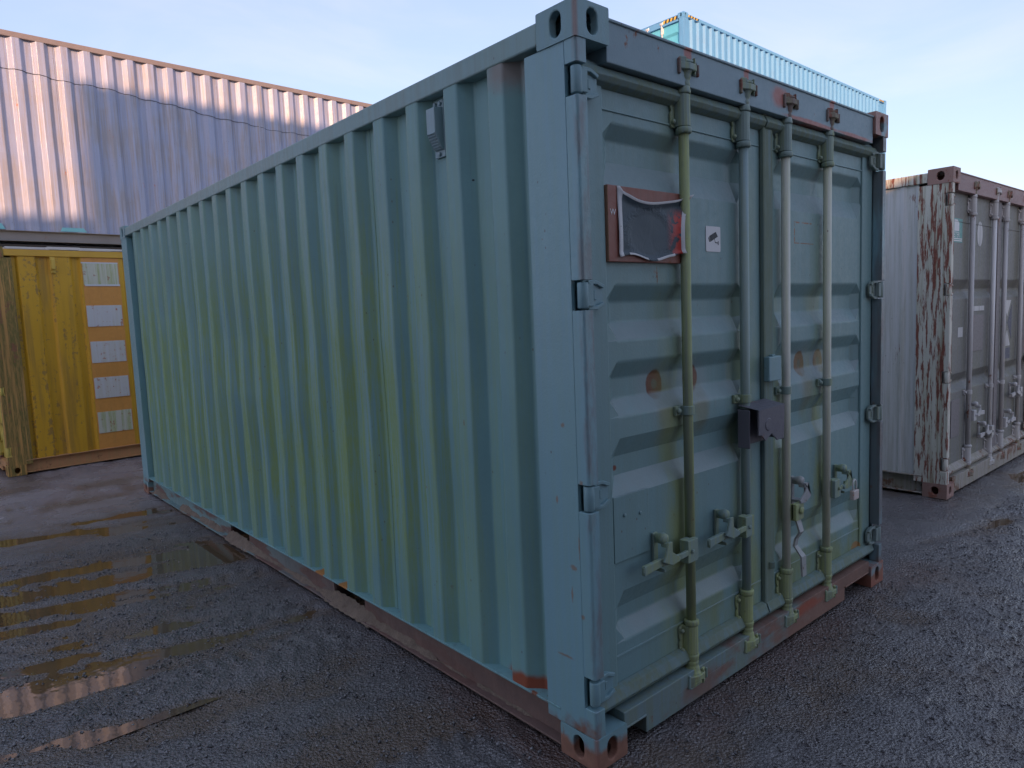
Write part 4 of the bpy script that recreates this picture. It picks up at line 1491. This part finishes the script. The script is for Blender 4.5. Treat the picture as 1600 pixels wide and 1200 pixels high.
for xa, xb, rods in ((0.06, 1.217, (0.617, 1.037)), (1.221, 2.378, (1.391, 1.803))):
    d_ = door_skin(xa, xb, xa + 0.12, xb - 0.12, CREC, 0.15, HC - 0.15).build('door', M_cyandoor, cc, bevel=0.006)
    for x in rods:
        add_rod(d_, x, 0.035, M_rodwhite, M_rodwhite, M_rodwhite, ZB, HC - 0.19, zg=1.3)
    mb = MB(); mb.prism(rrect(xa + 0.75 if xa < 1 else xa + 0.93, xb - 0.06 if xa > 1 else xb - 0.02, 2.05, 2.16, 0.01), 'y', 0.058, 0.0645)
    mb.build('door_sticker', M_white, d_)
# hazard stripes at the top corners
def hazard(face, a0, a1, z0, z1, n, y):
    w_ = (a1 - a0) / n
    for i in range(n):
        m_ = M_hazard_y if i % 2 == 0 else M_black
        p = [(a0 + i * w_, z0), (a0 + (i + 1) * w_, z0), (a0 + (i + 1.45) * w_, z1), (a0 + (i + 0.45) * w_, z1)]
        mb = MB()
        if face == 'end':
            mb.prism(p, 'y', 0.0065, 0.0078)
        else:
            mb.prism(p, 'x', CW - 0.0028, CW - 0.0008)
        mb.build('hazard_stripe', m_, cc)
hazard('end', 1.85, 2.26, HC - 0.115, HC - 0.045, 8, 0)
hazard('side', 0.185, 0.62, HC - 0.085, HC - 0.035, 8, 0)
hazard('side', L40 - 0.62, L40 - 0.20, HC - 0.085, HC - 0.035, 8, 0)
mb = MB()
for x in (1.9, 2.0):
    pass

# ================================================================== WHITE CONTAINER to the right
wx, wy = 4.449, 0.297
wc = thing('shipping_container', 'white shipping container with grey doors and flaking rusty corner post', 'container', (wx, wy, 0), R(-0.3), GROUP)
wm = dict(cast=M_wcast, post=M_wpost, brail=M_wsill, trail=M_wpost, side=M_wside, head=M_whead, sill=M_wsill)
pw = [(0.248, 0.030), (0.34, 0.030), (0.352, 0.022), (0.372, 0.022), (0.384, 0.030), (0.80, 0.030)]
y = 0.80
while y < 5.5:
    pw += [(y + 0.03, 0.012), (y + 0.30, 0.012), (y + 0.33, 0.03), (y + 0.55, 0.03)]
    y += 0.55
pw.append((5.853, 0.03))
shell(wc, L20, H8, wm, prof_l=pw, hole=(0.055, 0.066))
frame_bars(wc, wm, L20, H8, (0.17, CW - 0.17))
WREC = ((1.740, 1.665, 1.640, 1.585), (0.975, 0.905, 0.885, 0.825))
wd = door_skin(0.060, 1.338, 0.10, 1.30, WREC, 0.150, 2.440, d=0.045, slant=0.03).build('door', M_wdoor, wc, bevel=0.006)
wd2 = door_skin(1.342, 2.378, 1.37, 2.34, WREC, 0.150, 2.440, d=0.045, slant=0.03).build('door', M_wdoor, wc, bevel=0.006)
add_hinges(wd, M_wpost, 0.0, 1); add_hinges(wd2, M_wpost, CW, -1)
mb = MB(); mb.prism([(1.325, 0.062), (1.330, 0.048), (1.42, 0.048), (1.425, 0.062)], 'z', 0.17, 2.46)
mb.build('door_gasket', M_greypatch, wd2, bevel=0.003)
for d_ in ((wd, 0.06, 1.335), (wd2, 1.345, 2.37)):
    mb = MB(); mb.prism([(0.064, 0.150), (0.036, 0.165), (0.026, 0.19), (0.064, 0.235)], 'x', d_[1], d_[2])
    mb.build('door_gasket', M_wsill, d_[0], bevel=0.003)
    mb = MB(); mb.prism([(0.0655, 2.195), (0.060, 2.200), (0.0655, 2.207)], 'x', d_[1] + 0.03, d_[2] - 0.01)
    mb.build('weld_seam', M_wdoor, d_[0])
wr = (0.590, 1.165, 1.498, 2.030)
for i, x in enumerate(wr):
    d_ = wd if i < 2 else wd2
    add_rod(d_, x, 0.035, M_rodwhite if i == 1 else M_wrod, M_wrod, M_cam_rust if i != 1 else M_wrod, ZB, ZT, zg=0.80)
    link('cam_keeper', keeper_mesh(M_cam_rust), wc, 0.003, 1, (x, 0.010, 2.492))
link('door_handle', handle_mesh(M_wrod, 1, 0.30), wd, 0.002, 1, (wr[0] + 0.015, 0.035, 0.60))
link('handle_catch', retainer_mesh(M_wrod, 1), wd, 0.002, 1, (wr[0] + 0.13, 0.035, 0.615))
link('door_handle', handle_mesh(M_wrod, -1, 0.34), wd, 0.002, 1, (wr[1] - 0.015, 0.035, 0.40))
link('handle_catch', retainer_mesh(M_wrod, -1), wd, 0.002, 1, (wr[1] - 0.21, 0.035, 0.415))
link('door_handle', handle_mesh(M_wrod, 1, 0.34), wd2, 0.002, 1, (wr[2] + 0.015, 0.035, 0.42))
link('handle_catch', retainer_mesh(M_wrod, 1), wd2, 0.002, 1, (wr[2] + 0.2, 0.035, 0.435))
link('door_handle', handle_mesh(M_wrod, -1, 0.30), wd2, 0.002, 1, (wr[3] - 0.015, 0.035, 0.66))
link('handle_catch', retainer_mesh(M_wrod, -1), wd2, 0.002, 1, (wr[3] - 0.17, 0.035, 0.675))
# stickers and plates on the left door
mb = MB()
mb.box(0.195, 0.435, 0.0625, 0.0648, 2.035, 2.225, 0)
mb.prism([(0.245, 2.125), (0.355, 2.125), (0.355, 2.190), (0.315, 2.215), (0.245, 2.215)], 'y', 0.0612, 0.0624, 1)
mb.box(0.205, 0.425, 0.0612, 0.0624, 2.045, 2.054, 1)
mb.box(0.205, 0.425, 0.0612, 0.0624, 2.061, 2.069, 1)
st = mb.build('sticker', [M_teal, M_white], wd)
st['label'] = 'teal and white rectangular sticker'
me = text_mesh('PETER', 0.062, M_white)
link('lettering', me, wd, 0, 1, (0.200, 0.0618, 2.076), (R(90), 0, 0))
mb = MB()
mb.prism([(0.88 + 0.070 * math.cos(R(t)), 2.125 + 0.105 * math.sin(R(t))) for t in range(0, 360, 15)], 'y', 0.0630, 0.0648)
mb.build('sticker', M_wornst, wd)['label'] = 'worn pale oval sticker'
mb = MB(); mb.box(0.385, 0.50, 0.063, 0.0648, 1.27, 1.35); mb.build('label_plate', M_wornst, wd)
mb = MB(); mb.box(0.72, 1.01, 0.056, 0.0648, 1.13, 1.44); mb.build('data_plate', M_greypatch, wd, bevel=0.003)
mb = MB(); mb.box(0.73, 1.01, 0.055, 0.0648, 1.475, 1.515); mb.build('label_plate', M_wornst, wd)
mb = MB(); mb.box(0.245, 0.44, 0.056, 0.0648, 0.45, 0.76); mb.build('data_plate', M_greypatch, wd, bevel=0.003)
# worn crossed marking and slotted panel on the right door
for q, m_ in (([(1.60, 1.55), (1.84, 1.55), (1.725, 1.40)], M_wornst), ([(1.62, 1.12), (1.84, 1.12), (1.735, 1.27)], M_wornst),
              ([(1.58, 1.51), (1.715, 1.34), (1.58, 1.18)], M_navy), ([(1.87, 1.51), (1.745, 1.34), (1.87, 1.18)], M_navy), ([(1.62, 1.10), (1.84, 1.10), (1.84, 1.00), (1.62, 1.00)], M_navy)):
    mb = MB(); mb.prism(q, 'y', 0.0632, 0.0648); mb.build('worn_marking', m_, wd2)
for k in range(7):
    mb = MB(); mb.box(2.10, 2.32, 0.060, 0.0648, 1.02 + k * 0.075, 1.08 + k * 0.075); mb.build('slat', M_greypatch, wd2, bevel=0.002, seg=1)

# ================================================================== unseen container stacks added behind the photographer to cast the shade
def shade_box(x0, yb, z0, L, H_, m_, lab):
    rz = R(-90)
    ox, oy = place(rz, 0, 0, x0, yb)
    t_ = thing('shipping_container', lab, 'container', (ox, oy, z0), rz, GROUP)
    mm = {k_: m_ for k_ in cm}
    shell(t_, L, H_, mm, doors=False, casting_detail=False)
    frame_bars(t_, mm, L, H_)


YN, YB = -2.5, -6.0
for lev, m_, nm_ in ((0, M_palebox, 'lowest'), (1, M_grybox, 'second'), (2, M_redbox, 'third'), (3, M_palebox, 'topmost')):
    shade_box(-11.9, YN, lev * H8, L20, H8, m_, nm_ + ' container of the unseen tall stack added for shade left of the photographer')
for z0, hh, m_, nm_ in ((0, HC, M_redbox, 'lowest'), (HC, HC, M_grybox, 'middle'), (2 * HC, H8, M_palebox, 'topmost')):
    shade_box(-18.0, YN, z0, L20, hh, m_, nm_ + ' container of the unseen lower stack added for shade farther left of the photographer')
for lev, m_, nm_ in ((0, M_grybox, 'lowest'), (1, M_palebox, 'middle'), (2, M_redbox, 'topmost')):
    shade_box(-11.0, YB, lev * H8, L20, H8, m_, nm_ + ' container of the unseen stack added for shade in the back row behind the photographer')
for lev, m_, nm_ in ((0, M_redbox, 'lower'), (1, M_grybox, 'upper')):
    shade_box(-4.85, YB, lev * H8, L20, H8, m_, nm_ + ' container of the unseen pair added for shade at the right end of the back row behind the photographer')
